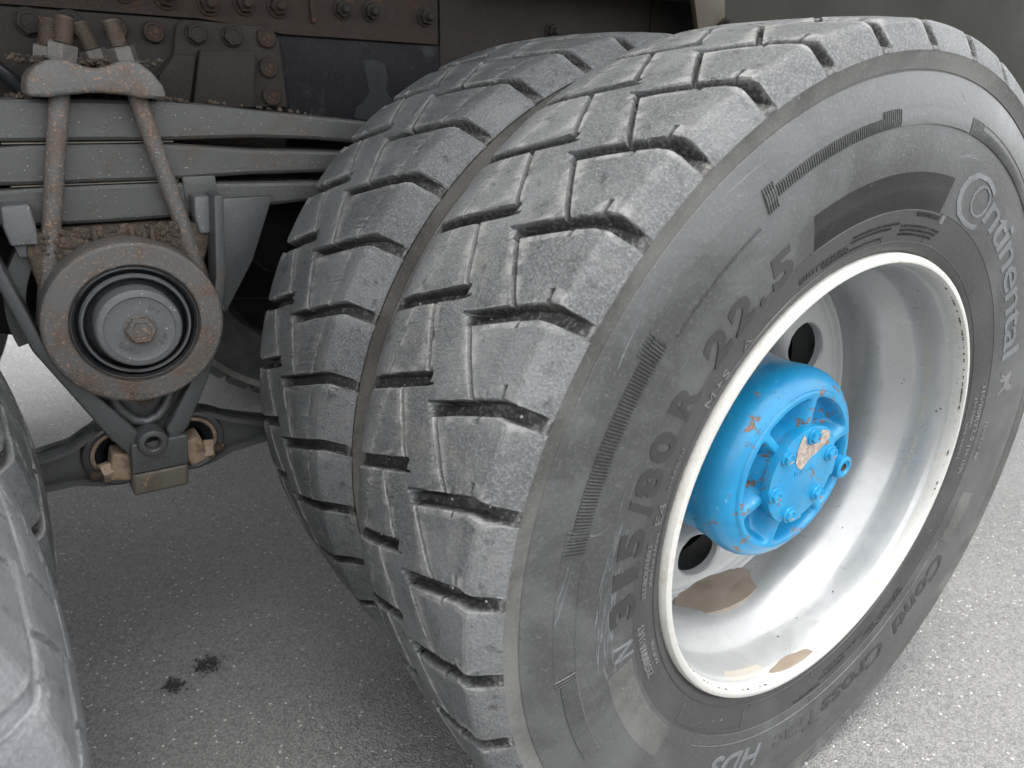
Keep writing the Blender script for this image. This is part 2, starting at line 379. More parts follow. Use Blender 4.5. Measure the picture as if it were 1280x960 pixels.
def tread_vf(flip=False, shift=0., seed=1, asym=False, deep=1.):
    rg = np.random.default_rng(seed)
    W = .88; WI = .84
    rows = set()
    for c, w in ((TO, W), (TI, WI)):
        for d in (w + .14, w + .06, w - .02, w - .14, w - .25, w - .42, 0):
            rows.add(round((c + d) % P, 4)); rows.add(round((c - d) % P, 4))
    for v in (TO - 2.28, TO - 2.15, TO + 1.7, TO + 1.58): rows.add(round(v % P, 4))
    for v in np.arange(0, P, .62):
        if min(abs(v - x) for x in rows) > .22: rows.add(round(v, 4))
    rows = np.array(sorted(rows)); nr = len(rows)
    def yN(t):             # outer narrow groove
        tau = fr((t - TO) / P); y = -.033 - .052 * tau
        d = (t - TO + P / 2) % P - P / 2
        return np.where((d >= -.45) & (d <= W), -.033, y)
    def yM(t):
        s = fr((TI - t) / P); y = -.008 + .043 * s
        d = (t - TI + P / 2) % P - P / 2
        return np.where((d <= .45) & (d >= -WI), -.008, y)
    def ySp(t): return (.067 if asym == 1 else .088) - .008 * fr((TI - t) / P)
    def cols(t):
        n_ = yN(t); m_ = yM(t); s_ = ySp(t)
        a = [-.152, -.1505, -.1475, -.138, -.134, -.130, -.1179, -.1170, -.1161, -.1139, -.1130, -.1121, -.106, -.0999, -.0990, -.0981, -.0959, -.0950, -.0941]
        y0 = -.0941; g = .0030
        a += [y0 + (n_ - g - .0009 - y0) * f for f in (.3, .65)]
        a += [n_ - g - .0009, n_ - g - .0003, n_ - g + .0008, n_, n_ + g - .0008, n_ + g + .0003, n_ + g + .0009]
        b = n_ + g + .0009; a += [b + (-.0205 - b) * f for f in (.35, .7, 1)]
        e = m_ - g - .0009; a += [-.0205 + (e + .0205) * f for f in (.33, .7)]
        a += [m_ - g - .0009, m_ - g - .0003, m_ - g + .0008, m_, m_ + g - .0008, m_ + g + .0003, m_ + g + .0009]
        b = m_ + g + .0009; e = s_ - .0018; a += [b + (e - b) * f for f in (.3, .65, 1)]
        a += [s_ - .0010, s_, s_ + .0010, s_ + .0018]; b = s_ + .0018
        ye = .097 if asym == 1 else .112 if asym == 2 else .130
        a += [b + (ye - b) * f for f in (.3, .65, 1)]
        a += [.103, .122, .136, .148, .152] if asym == 1 else [.118, .134, .147, .1505, .152] if asym == 2 else [.134, .138, .1475, .1505, .152]
        return np.array([np.broadcast_to(x, t.shape) for x in a], float).T
    T = (np.arange(NP)[:, None] * P + rows[None, :]).reshape(-1)
    Y = cols(T); nc = Y.shape[1]; TT = np.repeat(T[:, None], nc, 1)
    def perd(t, c): return (t - c + P / 2) % P - P / 2
    def lines(T_):
        dO = perd(T_, TO); dI = perd(T_, TI)
        endO = np.interp(Y, [-.0315, -.0303, -.0296, -.0288], [1, .4, .08, 0]); endI = np.interp(Y, [-.0122, -.0114, -.0107, -.0095], [0, .08, .4, 1])
        O = lat_prof(dO, W) * endO; I = lat_prof(dI, WI) * endI
        N = seg_prof(Y - (-.033 - .052 * fr((T_ - TO) / P)), .0030) * .75
        Mm = seg_prof(Y - (-.008 + .043 * fr((TI - T_) / P)), .0030) * .75
        N = np.where(np.abs(dO) < W + .1, np.where(np.abs(dO) < W - .3, 0, N), N)
        Mm = np.where(np.abs(dI) < WI - .3, 0, Mm)
        Sp = seg_prof(Y - ySp(T_), .0009) * .35
        n1 = ((dO < 0) & (dO > -2.22)) * seg_prof(Y + .115, .0020) * .85
        n2 = ((dO > 0) & (dO < 1.64)) * seg_prof(Y + .097, .0020) * .6
        return np.maximum.reduce([O, I, N, Mm, Sp, n1, n2])
    D = lines(TT)
    surf = surf_r(Y, asym)
    floor = np.where(np.abs(Y) > .10, np.interp(np.abs(Y), [.10, .15], [.5190, .5065]), .5215)
    floor = np.minimum(floor, surf); floor = surf - (surf - floor) * deep
    top = surf - .00035 * rg.random(Y.shape) * (np.abs(Y) < .13)
    edge = (D > 0) & (D < .2)
    top = top - edge * rg.random(Y.shape) * .0016
    RR = top * (1 - D) + (floor + rg.random(Y.shape) * .0006) * D
    TH = TT + SL * Y + shift + 34 * np.maximum(0, -Y - .118) - 34 * np.maximum(0, Y - .118)
    # small wander of every block edge
    TH = TH + (rg.random(Y.shape) - .5) * .10 * edge
    if flip: TH = -TH; Yo = -Y
    else: Yo = Y
    th = np.radians(TH)
    V = np.stack([RR * np.cos(th), Yo, RR * np.sin(th)], -1).reshape(-1, 3)
    nt = len(T); F = []
    idx = np.arange(nt * nc).reshape(nt, nc); nx = np.roll(idx, -1, 0)
    q = np.stack([idx[:, :-1], idx[:, 1:], nx[:, 1:], nx[:, :-1]], -1).reshape(-1, 4)
    if flip: q = q[:, ::-1]
    return V, q.tolist(), 1 - np.clip(D * 2.2, 0, 1).reshape(-1)

def side_profile(sgn, detail=True):
    p = [(.5030, .152), (.5005, .1512), (.4870, .1500)]
    if detail: p += [(.4857, .1498), (.4852, .1488), (.4842, .1488), (.4836, .1499)]
    p += [(.478, .1513), (.470, .153), (.462, .1545), (.4535, .1558)]
    p += [(.440, .157), (.425, .1577), (.410, .158), (.400, .158), (.385, .157), (.370, .1558), (.3605, .1546)]
    if detail: p += [(.3485, .1528), (.3480, .1522), (.3468, .1520)]
    p += [(.335, .1503), (.325, .1487), (.3135, .1462)]
    if detail: p += [(.3122, .1459), (.3117, .1467), (.3107, .1467), (.3102, .1456)]
    p += [(.305, .1445), (.299, .1405), (.296, .134), (.292, .122)]
    return [(r, sgn * y) for r, y in p]

def on_side(V, F, name, mat, parent, th0, th1, r0, h, off=.0006, length=None, thick=.0006):
    """V: text verts (x along, y up, z thickness). Lay it clockwise from th0 to th1 on the outer sidewall (-Y side)."""
    x0, x1 = V[:, 0].min(), V[:, 0].max()
    f = (V[:, 0] - x0) / (x1 - x0); th = np.radians(th0 + (th1 - th0) * f)
    r = r0 + V[:, 1] / CAPH * h
    z = V[:, 2]; zz = z / (np.abs(z).max() + 1e-9)
    y = -(side_y(r) + (zz * .5 + .5) * off * 2 - .0002)
    W_ = np.stack([r * np.cos(th), y, r * np.sin(th)], -1)
    return obj(name, W_, F, mat, parent, 0)

def arc_strip(name, mat, parent, th0, th1, ra, rb, off=.0008, n=None, y0=None):
    """thin raised pad on the sidewall between two radii"""
    n = n or max(2, int(abs(th1 - th0) / 1.5)); k = max(2, int(abs(rb - ra) / .008) + 1)
    th = np.radians(np.linspace(th0, th1, n + 1)); r = np.linspace(ra, rb, k + 1)
    TH, RR = np.meshgrid(th, r, indexing='ij'); Yt = -(side_y(RR) + off)
    topv = np.stack([RR * np.cos(TH), Yt, RR * np.sin(TH)], -1).reshape(-1, 3); Yb = -(side_y(RR) - .0012)
    botv = np.stack([RR * np.cos(TH), Yb, RR * np.sin(TH)], -1).reshape(-1, 3)
    nn, kk = n + 1, k + 1; N_ = nn * kk; V = np.vstack([topv, botv]); F = []
    ix = lambda i, j: i * kk + j
    for i in range(n):
        for j in range(k): F.append((ix(i, j), ix(i, j + 1), ix(i + 1, j + 1), ix(i + 1, j)))
    for i in range(n):
        for j in (0, k): F.append((ix(i, j), ix(i + 1, j), N_ + ix(i + 1, j), N_ + ix(i, j)))
    for j in range(k):
        for i in (0, n): F.append((ix(i, j), ix(i, j + 1), N_ + ix(i, j + 1), N_ + ix(i, j)))
    o = obj(name, V, F, mat, parent, 30); fixn(o); return o

def ribs(name, mat, parent, th0, th1, ra, rb, step=.42, wid=.5, off=.0012, kind='stuff'):
    """band of radial ribs moulded on the sidewall"""
    V = []; F = []; n = max(1, int(abs(th1 - th0) / step)); 
    for i in range(n):
        t = th0 + (th1 - th0) * (i + .5) / n; w = abs(step) * wid / 2
        ring = []
        m = 3
        for j in range(m + 1):
            r = ra + (rb - ra) * j / m; y = side_y(r)
            for a, o_ in ((-w, -.0008), (-w * .55, off), (w * .55, off), (w, -.0008)):
                th = R(t + a); ring.append((r * math.cos(th), -(y + o_), r * math.sin(th)))
        b = len(V); V += ring
        for j in range(m):
            for q in range(3): F.append((b + j * 4 + q, b + j * 4 + q + 1, b + j * 4 + 5 + q, b + j * 4 + 4 + q))
        F.append((b, b + 1, b + 2, b + 3)); F.append((b + m * 4, b + m * 4 + 1, b + m * 4 + 2, b + m * 4 + 3))
    o = obj(name, V, F, mat, parent, 0); fixn(o); o['kind'] = kind; return o

tv, tf, wa = tread_vf(False, 0, 1, 1)
TREAD_A = bpy.data.meshes.new('tread'); TREAD_A.from_pydata(tv.tolist(), [], tf)
tv, tf, wb = tread_vf(True, 0, 2, 2); PHI = 319.24
ang = R(PHI); c_, s_ = math.cos(ang), math.sin(ang)
tv = np.stack([tv[:, 0] * c_ - tv[:, 2] * s_, tv[:, 1], tv[:, 0] * s_ + tv[:, 2] * c_], -1)
TREAD_B = bpy.data.meshes.new('tread'); TREAD_B.from_pydata(tv.tolist(), [], tf)
tv, tf, wc = tread_vf(False, 0, 5, False, .22)
TREAD_C = bpy.data.meshes.new('tread'); TREAD_C.from_pydata(tv.tolist(), [], tf)
for me, wv in ((TREAD_A, wa), (TREAD_B, wb), (TREAD_C, wc * 0 + 1)):
    at_ = me.attributes.new('worn', 'FLOAT', 'POINT'); at_.data.foreach_set('value', wv)
    me.update(); bm = bmesh.new(); bm.from_mesh(me); bmesh.ops.recalc_face_normals(bm, faces=bm.faces); bm.to_mesh(me); bm.free()
    me.materials.append(M['tread'] if me is not TREAD_C else M['pale_tread']); me.polygons.foreach_set('use_smooth', [True] * len(me.polygons)); me.set_sharp_from_angle(angle=R(13))

def link_mesh(name, me, parent, label=None):
    o = bpy.data.objects.new(name, me); COL.objects.link(o); o.parent = parent; o['_w'] = parent['_w']
    if label: o['label'] = label
    return o

# rim section: outer lip, flange, bead seat, drop well up to the disc, and the far half of the well
LIP = [(.2975, -.128), (.2982, -.136), (.2978, -.1445), (.2955, -.1490), (.2920, -.1505), (.2885, -.1500), (.2862, -.1465), (.2850, -.139), (.2846, -.133)]
BARREL = [(.2846, -.133), (.2840, -.1295), (.2822, -.1275), (.2812, -.124), (.2800, -.110), (.2785, -.095), (.2772, -.084), (.2755, -.079), (.2715, -.072), (.2665, -.062), (.2610, -.052), (.2565, -.042), (.2545, -.030), (.2545, -.020), (.2565, -.006), (.2600, .006), (.2615, .012), (.2615, .022)]
DISC = [(.2610, .022), (.2585, .0245), (.2560, .0245), (.2540, .0285), (.2500, .0300), (.2480, .0340), (.2420, .0375), (.2100, .0440), (.1850, .0520), (.1780, .0600), (.1700, .0800), (.1640, .1200), (.1600, .1500), (.1200, .1560)]

def disc_mesh(parent, flip=1, holes=9, phase=29):
    """wheel disc with vent holes: a ring of cells, each bridged from a square cell edge to its hole"""
    s = np.array(DISC); r_out, r_in = .2450, .1760
    yy = lambda r: np.interp(r, s[::-1, 0], s[::-1, 1])
    V = []; F = []; cell = 360 / holes; nper = 48; rings = [0, .08, .3, .65, 1.0]
    rc = .2090
    for h in range(holes):
        c = phase + h * cell; base = len(V)
        for m in rings:
            for k in range(nper):
                a = 2 * math.pi * k / nper
                ex, er = math.cos(a), math.sin(a)
                # ellipse in (tangential metres, r)
                te = .045 * ex / rc * 180 / math.pi; re = rc + .0285 * er
                q = 1 / max(abs(ex), abs(er)); tx = ex * q * cell / 2; rr = (r_out + r_in) / 2 + er * q * (r_out - r_in) / 2
                t = te * (1 - m) + tx * m; r = re * (1 - m) + rr * m
                y = yy(r) + (.0035 * (1 - m / .08) if m < .08 else 0)
                V.append((r * math.cos(R(c + t)), flip * y, r * math.sin(R(c + t))))
        for m in range(len(rings) - 1):
            for k in range(nper):
                k2 = (k + 1) % nper; F.append((base + m * nper + k, base + m * nper + k2, base + (m + 1) * nper + k2, base + (m + 1) * nper + k))
        # hole wall
        b2 = len(V)
        for k in range(nper): x, y, z = V[base + k]; V.append((x * .998, y + flip * .010, z * .998))
        for k in range(nper): k2 = (k + 1) % nper; F.append((base + k, base + k2, b2 + k2, b2 + k))
    for part_ in ([(r, y) for r, y in DISC if r > r_out] + [(r_out, yy(r_out))], [(r_in, yy(r_in))] + [(r, y) for r, y in DISC if r < r_in]):
        v, f = lathe_vf([(r, flip * y) for r, y in part_], 144); b = len(V); V += [tuple(x) for x in v]; F += [tuple(b + i for i in q) for q in f]
    V = np.array(V) + np.array(wloc(parent))
    o = obj('wheel_disc', V, F, M['disc'], parent, 40); fixn(o)
    return o

def make_wheel(name, loc, treadme, label, group, flip=1, rich=False):
    w = empty(name, loc, label, 'wheel', group)
    L = Vector(loc)
    link_mesh('tyre_tread', treadme, w)
    def lw(nm, prof, mat, n=256, **kw):
        V, F = lathe_vf(prof, n); V = V + np.array(L); o = obj(nm, V, F, mat, w, kw.get('smooth', 35)); fixn(o); return o
    sp = side_profile(-1)
    i0 = next(i for i, p in enumerate(sp) if p[0] < .4838); i1 = next(i for i, p in enumerate(sp) if p[0] < .349)
    sb = lw('shoulder_band', sp[:i0 + 1], M['butt'])
    so_ = lw('sidewall', sp[i0:i1 + 1], M['side'])
    sn = lw('bead_band', sp[i1:], M['side_dark'])
    lw('back_sidewall', [(r, y) for r, y in side_profile(1, False)], M['side'], 128)
    d = 1 if flip == 1 else -1
    rl = lw('rim_lip', LIP, M['lip'], 256)
    if flip == 1:
        lw('rim_barrel', BARREL, M['rim'], 256)
        lw('rim_back', [(.2615, .022), (.266, .05), (.270, .09), (.280, .13), (.292, .14), (.2975, .128)], M['rim'], 128)
        disc_mesh(w)
    else:
        lw('rim_barrel', [(.2846, -.133), (.278, -.10), (.262, -.06), (.258, .0), (.262, .10), (.280, .13), (.292, .14), (.2975, .128)], M['rim'], 128)
        lw('wheel_disc', [(.26, -.04), (.22, -.06), (.18, -.10), (.16, -.155), (.12, -.160)], M['disc'], 96)
    return w, sb, so_, sn

DU = 0.3377; WB = 1.3568
GR = 'wheels of the truck\'s tandem axles'
outer, o_sb, o_side, o_bead = make_wheel('truck_wheel', (0, 0, 0), TREAD_A, 'large outer rear wheel with silver dished rim around the blue hub', GR, 1)
inner, i_sb, i_side, i_bead = make_wheel('truck_wheel', (0, DU, 0), TREAD_B, 'inner rear tyre squeezed between the big outer tyre and the leaf spring', GR, -1)

i_sb.data.materials[0] = M['ledge']
def copy_tree(o, parent=None):
    c = o.copy(); COL.objects.link(c)
    if parent is not None: c.parent = parent
    for ch in list(o.children): copy_tree(ch, c)
    return c
def rep(src, loc, rot, label):
    c = copy_tree(src); c.location = loc; c.rotation_euler = (0, R(rot), 0); c['label'] = label; c['_w'] = tuple(loc); return c
nf = rep(outer, (-WB, 0, 0), 3.1, 'pale dusty near tyre of the front pair, cut off in the lower left corner')
next(c for c in nf.children if c.name.startswith('tyre_tread')).data = TREAD_C
rep(inner, (-WB, DU, 0), 2.0, 'worn front tyre half hidden behind the near one at the left edge')
rep(inner, (0, 1.82, 0), 1.0, 'far side tyre in deep shadow right of the round bearing cap')
rep(outer, (0, 2.16, 0), 0, 'far side outermost rear wheel hidden behind the shadowed far tyre')
rep(inner, (-WB, 1.82, 0), 4.0, 'far side front tyre in shadow at the left edge under the spring')

# --- mouldings of the outer tyre (sidewall part > lettering)
s = o_side
def txt(body, th0, th1, r0, h, mat, name='lettering', parent=None, fat=0., shear=0., off=.0006, ex=.02, spacing=1.):
    V, F = text_vf(body, ex, fat, shear, spacing)
    return on_side(V, F, name, mat, parent or s, th0, th1, r0, h, off)
for ch, c, w in (('3', 183.6, 5.0), ('1', 177.4, 3.0), ('5', 171.6, 5.0), ('/', 165.6, 3.2), ('8', 161.3, 4.9), ('0', 155.5, 5.0), ('R', 147.9, 5.4), ('2', 138.6, 5.2), ('2', 132.4, 5.2), ('.', 127.8, 1.5), ('5', 122.6, 5.2)):
    o = txt(ch, c + w / 2, c - w / 2, .3445, .0370 if ch != '.' else .037, M['letter'] if c < 180 else M['worn'] if c > 180 else M['letter'], 'size_numeral', fat=.042)
    if c > 174: o.data.materials[0] = M['letter']
txt('N', 194.5, 190.3, .349, .030, M['worn'], fat=.01, shear=.3)
# Continental: big C with the small letters running on
txt('C', 73.8, 61.8, .3500, .0640, M['worn'], 'brand_letter', fat=-.012)
txt('O', 68.6, 61.6, .3640, .0400, M['worn'], 'brand_letter', fat=-.022)
txt('ntinental', 61.0, 17.5, .3700, .0410, M['worn'], 'brand_letter', fat=.008, spacing=.93)
txt('Conti', -32.6, -53.6, .3790, .0330, M['letter'], 'model_lettering', fat=.024, shear=.12)
txt('Cross', -57.6, -79.6, .3790, .0330, M['letter'], 'model_lettering', fat=.024, shear=.12)
txt('Trac', -80.6, -96.0, .3790, .0330, M['faded'], 'model_lettering', fat=.024, shear=.12)
txt('HD3', -100.5, -117, .3790, .0330, M['worn'], 'model_lettering', fat=.024, shear=.15)
txt('M+S', 147, 139.5, .3145, .0125, M['small'], parent=o_bead, fat=-.004)
txt('A', 135.0, 132.3, .3155, .0110, M['small'], 'mountain_symbol', parent=o_bead, fat=-.01)
txt('E4', 169.5, 165.3, .3190, .0125, M['small'], parent=o_bead)
txt('REGROOVABLE', 184.5, 173.0, .3260, .0072, M['small'], parent=o_bead, fat=.01)
txt('TUBELESS RADIAL', 183.0, 171.0, .3165, .0050, M['small'], parent=o_bead)
txt('ECE 54R 002340', 163, 155, .3230, .0040, M['small'], parent=o_bead)
txt('23SV00/VA31A3', 204.5, 190.5, .3290, .0110, M['small'], parent=o_bead, fat=.0)
txt('DOT 2316', 203.5, 196.5, .3170, .0055, M['small'], parent=o_bead)
txt('SAFETY WARNING', 118.5, 104.5, .3200, .0070, M['letter'], parent=o_bead, fat=.015)
for i, (t, a, b) in enumerate((('SERIOUS INJURY MAY RESULT FROM TIRE', 103.5, 89.0), ('FAILURE DUE TO UNDERINFLATION', 104.0, 91.5), ('OVERLOADING. FOLLOW PLACARD', 112.0, 94.0))):
    txt(t, a, b, .3305 - i * .0048 if i < 2 else .3165, .0030, M['letter'], parent=o_bead)
for i, t in enumerate(('1 PLY SIDEWALL 1 STEEL', 'TREAD 5 PLIES STEEL CORD BELT', 'MAX LOAD SINGLE 4000 KG AT 850 KPA')):
    txt(t, 88.0, 73.0 + i, .3275 - i * .0047, .0031, M['letter'], parent=o_bead)
txt('MADE IN GERMANY', 84.0, 76.0, .3400, .0048, M['letter'], parent=o_bead)
txt('315/80R22.5', 13.5, -2.5, .3345, .0085, M['small'], parent=o_bead, fat=.0)
txt('156/150L', -3.8, -12.0, .3330, .0085, M['small'], parent=o_bead, fat=.005)
txt('154/150M', 10.0, 2.0, .3235, .0052, M['small'], parent=o_bead)
txt('LOAD RANGE L', 3.0, -7.5, .3165, .0045, M['small'], parent=o_bead)
txt('TUBELESS', 2.5, -8.0, .3600, .0075, M['small'], parent=s)
for i, (t, a, b) in enumerate((('STANDARD LOAD SINGLE', -45, -60), ('MAX LOAD DUAL 3350 KG', -46, -62), ('AT 850 KPA 123 PSI COLD', -62, -78), ('CONTINUOUS USE', -80, -90), ('REGROOVE ONLY', -70, -80))):
    txt(t, a, b, .3400 - (i % 3) * .007, .0042, M['letter'], parent=o_bead)
# leaping horse mark after the name
hp = [(-.5, .0), (-.35, .1), (-.2, .42), (-.32, .62), (-.18, .72), (0, .60), (.22, .72), (.30, .98), (.42, .86), (.40, .62), (.28, .42), (.36, .18), (.52, .02), (.36, .06), (.18, .30), (.0, .36), (-.06, .14), (-.16, -.02), (-.20, .08), (-.16, .26), (-.26, .08)]
n_ = len(hp); Vh = np.array([(x, y * .73, .02) for x, y in hp] + [(x, y * .73, -.02) for x, y in hp]); Fh = [tuple(range(n_))] + [(i, (i + 1) % n_, n_ + (i + 1) % n_, n_ + i) for i in range(n_)]
on_side(Vh, Fh, 'horse_emblem', M['small'], s, 14.5, 7.5, .372, .040, .0006)
# rings, ribbed bands, pads
for a, b, m_ in ((100, 122.8, 0), (143.6, 168.5, 0), (190.5, 207, 0), (45, 73.5, 0)):
    ribs('ribbed_band', M['side'], s, a, b, .4250 if a > 125 else .4340, .4450, off=.0018)
for a, b in ((96.5, 100), (120.8, 122.9), (167.5, 171.0), (189.0, 190.5), (73.5, 77.5), (143.4, 146.6)):
    ribs('ribbed_band', M['side'], s, a, b, .4340 if a < 110 else .4255, .4515, off=.0018)
for a, b, ra, rb in ((96.5, 122.8, .4340, .4455), (143.4, 171.0, .4245, .4455), (189.0, 207, .4245, .4455), (45, 77.5, .4340, .4455), (96.5, 100, .4340, .4515), (120.8, 122.9, .4255, .4515), (167.5, 171, .4250, .4515), (189, 190.5, .4255, .4515), (124.6, 142, .4195, .4228), (171.8, 189, .4225, .4258)):
    arc_strip('band_ground', M['letter'], s, a, b, ra, rb, .0003)
ribs('dotted_rim_line', M['side'], s, 124.6, 142.0, .4195, .4228, .36, .55, .0010)
ribs('dotted_rim_line', M['side'], s, 171.8, 189.0, .4225, .4258, .36, .55, .0010)
arc_strip('smooth_tab', M['side'], s, 96.3, 78.0, .4345, .4505, .0017)
arc_strip('raised_line', M['side'], s, 142.5, 100.2, .4518, .4526, .0008)
arc_strip('raised_line', M['side'], s, 190, 168.5, .4500, .4507, .0008)
arc_strip('raised_line', M['side'], s, 77, 25, .4510, .4522, .0010)
ribs('ribbed_panel', M['letter'], s, 114.8, 76.8, .3475, .3870, .30, .72, .0008)
arc_strip('panel_edge', M['small'], s, 115.4, 76.0, .3462, .3472, .0009)
ribs('ribbed_panel', M['butt'], s, 195.4, 222, .3530, .3900, .30, .72, .0006)
arc_strip('smooth_pad', M['butt'], s, -16.6, -29.5, .3650, .3960, .0010)
arc_strip('raised_line', M['small'], s, -30, -128, .3615, .3623, .0010)
arc_strip('raised_line', M['faded'], s, -95, -75, .4290, .4298, .0010)
arc_strip('raised_line', M['small'], o_bead, 74, 75.2, .3380, .3480, .0009)
for th in (93, 77, 45, 20, -4, -47, -62, -83, -108, 208, 221):
    arc_strip('mould_tick', M['side'], o_bead, th, th + .35, .3125, .3240 if th < 90 else .3200, .0007)
# label box outline near the bottom
for a, b, ra, rb in ((-137.2, -136.8, .318, .3425), (-110.6, -110.2, .318, .3425), (-137, -110.4, .3420, .3428)):
    arc_strip('label_outline', M['side'], o_bead, a, b, ra, rb, .0008)
# scuff marks scratched into the sidewall
def scratch(V, F, th0, r0, th1, r1, w=.0006, bend=0):
    n = 8; b = len(V)
    for i in range(n + 1):
        f = i / n; t = th0 + (th1 - th0) * f + bend * math.sin(math.pi * f); r = r0 + (r1 - r0) * f; a = R(t)
        ww = w * (.3 + math.sin(math.pi * f)); dt = math.degrees(ww / r)
        dr = 0
        if abs(th1 - th0) * r * .0174 > abs(r1 - r0): dt = 0; dr = ww
        for s_ in (-1, 1):
            rr = r + dr * s_; aa = R(t + dt * s_); V.append((rr * math.cos(aa), -(side_y(rr) + .0004), rr * math.sin(aa)))
    for i in range(n): F.append((b + 2 * i, b + 2 * i + 1, b + 2 * i + 3, b + 2 * i + 2))
SV, SF = [], []
for i in range(75):
    t = rnd.gauss(178, 8); r = rnd.uniform(.372, .400); L_ = rnd.uniform(1, 5); scratch(SV, SF, t, r, t + L_, r + rnd.uniform(-.002, .004), rnd.uniform(.0002, .0007))
for t, r, t2, r2, bd in ((171, .44, 176, .455, 3), (174, .465, 171, .435, -4), (178, .462, 172, .436, 5), (180, .47, 177, .44, 3), (167, .40, 168, .43, 1), (150, .46, 143, .468, 1), (120, .47, 128, .474, 0), (88, .40, 88.5, .424, 0), (84, .40, 84.5, .43, 0), (92, .402, 92.4, .418, 0), (79, .405, 72, .42, 1), (77, .41, 70, .418, 1)):
    scratch(SV, SF, t, r, t2, r2, .0005, bd)
for i in range(60):
    t = rnd.uniform(60, 230); r = rnd.uniform(.36, .47); scratch(SV, SF, t, r, t + rnd.uniform(-4, 4), r + rnd.uniform(-.012, .012), .00025, rnd.uniform(-.5, .5))
sc = obj('scuff_marks', SV, SF, M['worn'], s, 0); sc['kind'] = 'stuff'

# stamped code on the rim ledge
barrel = next(c for c in outer.children if c.name.startswith('rim_barrel'))
M['stamp'] = m_paint('faint brown stamping', (.43, .38, .29), 0, 0, .5, .1)
V, F = text_vf('A 0 IN FRANCE   22.5x9.00   E0006 COC1E   27 10 06', .01)
x0, x1 = V[:, 0].min(), V[:, 0].max(); f = (V[:, 0] - x0) / (x1 - x0)
th = np.radians(-20 + 62 * f); yy_ = -.103 + V[:, 1] * .0085; rr = np.interp(yy_, [-.11, -.095], [.2800, .2785]) - .0003 - (V[:, 2] > 0) * .0001
obj('stamped_code', np.stack([rr * np.cos(th), yy_, rr * np.sin(th)], -1), F, M['stamp'], barrel, 0)
# dark nicks along the inner edge of the lip, stones caught in the grooves
V, F = [], []
for i in range(120):
    t = rnd.gauss(rnd.choice([-15, 10, 25, 40, 55, 120, 205, 225, 250]), 7); w = rnd.uniform(.15, .9) * (1 if rnd.random() < .8 else 2.4); b = len(V)
    for tt, rr, yy in ((t - w / 2, .2858, -.1463), (t, .2861 + rnd.uniform(0, .0008), -.1471), (t + w / 2, .2858, -.1463), (t, .2855, -.1450)):
        V.append(((rr - .0004) * math.cos(R(tt)), yy - .0004, (rr - .0004) * math.sin(R(tt))))
    F.append((b, b + 1, b + 2, b + 3))
nk = obj('lip_nicks', V, F, M['grime'], next(c for c in outer.children if c.name.startswith('rim_lip')), 0); nk['kind'] = 'stuff'
bm = bmesh.new()
for i in range(150):
    k = rnd.randrange(NP); y = rnd.uniform(-.14, -.04) if rnd.random() < .6 else rnd.uniform(.0, .09)
    tt = (TO if y < 0 else TI) + k * P + SL * y + 34 * max(0, -y - .118) + rnd.uniform(-.45, .45); rr = .5225 if abs(y) < .1 else .5225 - (abs(y) - .1) * .30
    bmesh.ops.create_icosphere(bm, subdivisions=1, radius=rnd.uniform(.0007, .0021), matrix=Matrix.Translation((rr * math.cos(R(tt)), y, rr * math.sin(R(tt)))))
ts_ = bmo('trapped_grit', bm, M['grit'], next(c for c in outer.children if c.name.startswith('tyre_tread')), 0); ts_['kind'] = 'stuff'
# muddy water lying in the rim
def slab(name, pts, z, t, mat, label, cat):
    c = np.mean(np.array(pts), 0); n = len(pts)
    V = [(x, y, z) for x, y in pts] + [(x, y, z - t) for x, y in pts]; F = [tuple(range(n)), tuple(range(2 * n - 1, n - 1, -1))] + [(i, n + i, n + (i + 1) % n, (i + 1) % n) for i in range(n)]
    o = obj(name, V, F, mat, None, 0, origin=(float(c[0]), float(c[1]), z)); fixn(o); return top(o, label, cat)
slab('muddy_puddle', [(.085 * math.cos(a), .003 + .038 * math.sin(a)) for a in np.linspace(0, 2 * math.pi, 48, endpoint=False)], -.2475, .02, M['water'], 'brown muddy water pooled below the vent hole beside the wheel disc', 'puddle')
slab('muddy_puddle', [(.016 + .062 * math.cos(a), -.1290 + .012 * math.sin(a)) for a in np.linspace(0, 2 * math.pi, 40, endpoint=False)], -.2812, .012, M['water'], 'thin sliver of brown water lying behind the lower edge of the rim lip', 'puddle')
# silt crust next to the front pool
V, F = lathe_vf([(.2841, -.1300), (.2819, -.1270), (.2808, -.122), (.2799, -.116)], 40, arc=(-117, -100)); V[:, 1] += 0
mc = obj('silt_crust', V, F, M['mud'], barrel, 40); fixn(mc)
for t, y in ((7.2, -.119), (8.4, -.124), (13.9, -.069), (15.5, -.071), (-60, -.10), (-75, -.09), (-40, -.06), (55, -.11), (68, -.1), (-85, -.095)):
    r = np.interp(y, [b[1] for b in BARREL], [b[0] for b in BARREL]) - .0005; V, F = [], []
    k = 9; V.append((r * math.cos(R(t)), y, r * math.sin(R(t))))
    for i in range(k):
        a = 2 * math.pi * i / k; rr = rnd.uniform(.0008, .0026); V.append(((r + .0003) * math.cos(R(t + rr * math.cos(a) / r * 57)), y + rr * math.sin(a) * .7, (r + .0003) * math.sin(R(t + rr * math.cos(a) / r * 57))))
        F.append((0, 1 + i, 1 + (i + 1) % k))
    obj('dirt_fleck', V, F, M['grime'], barrel, 0)

# ------------------------------------------------------------------ blue hub
hub = empty('wheel_hub', (0, 0, 0), 'bright blue scraped wheel hub with bolted cover plate inside the rim', 'wheel hub')
lathe('hub_body', [(.150, .155), (.146, .10), (.1385, .04), (.1335, .0), (.1330, -.020), (.1345, -.034), (.1362, -.046), (.1365, -.056), (.1350, -.065), (.1310, -.0735), (.1250, -.080), (.1190, -.0838), (.1150, -.0850), (.1135, -.0858)], M['blue'], hub, 160)
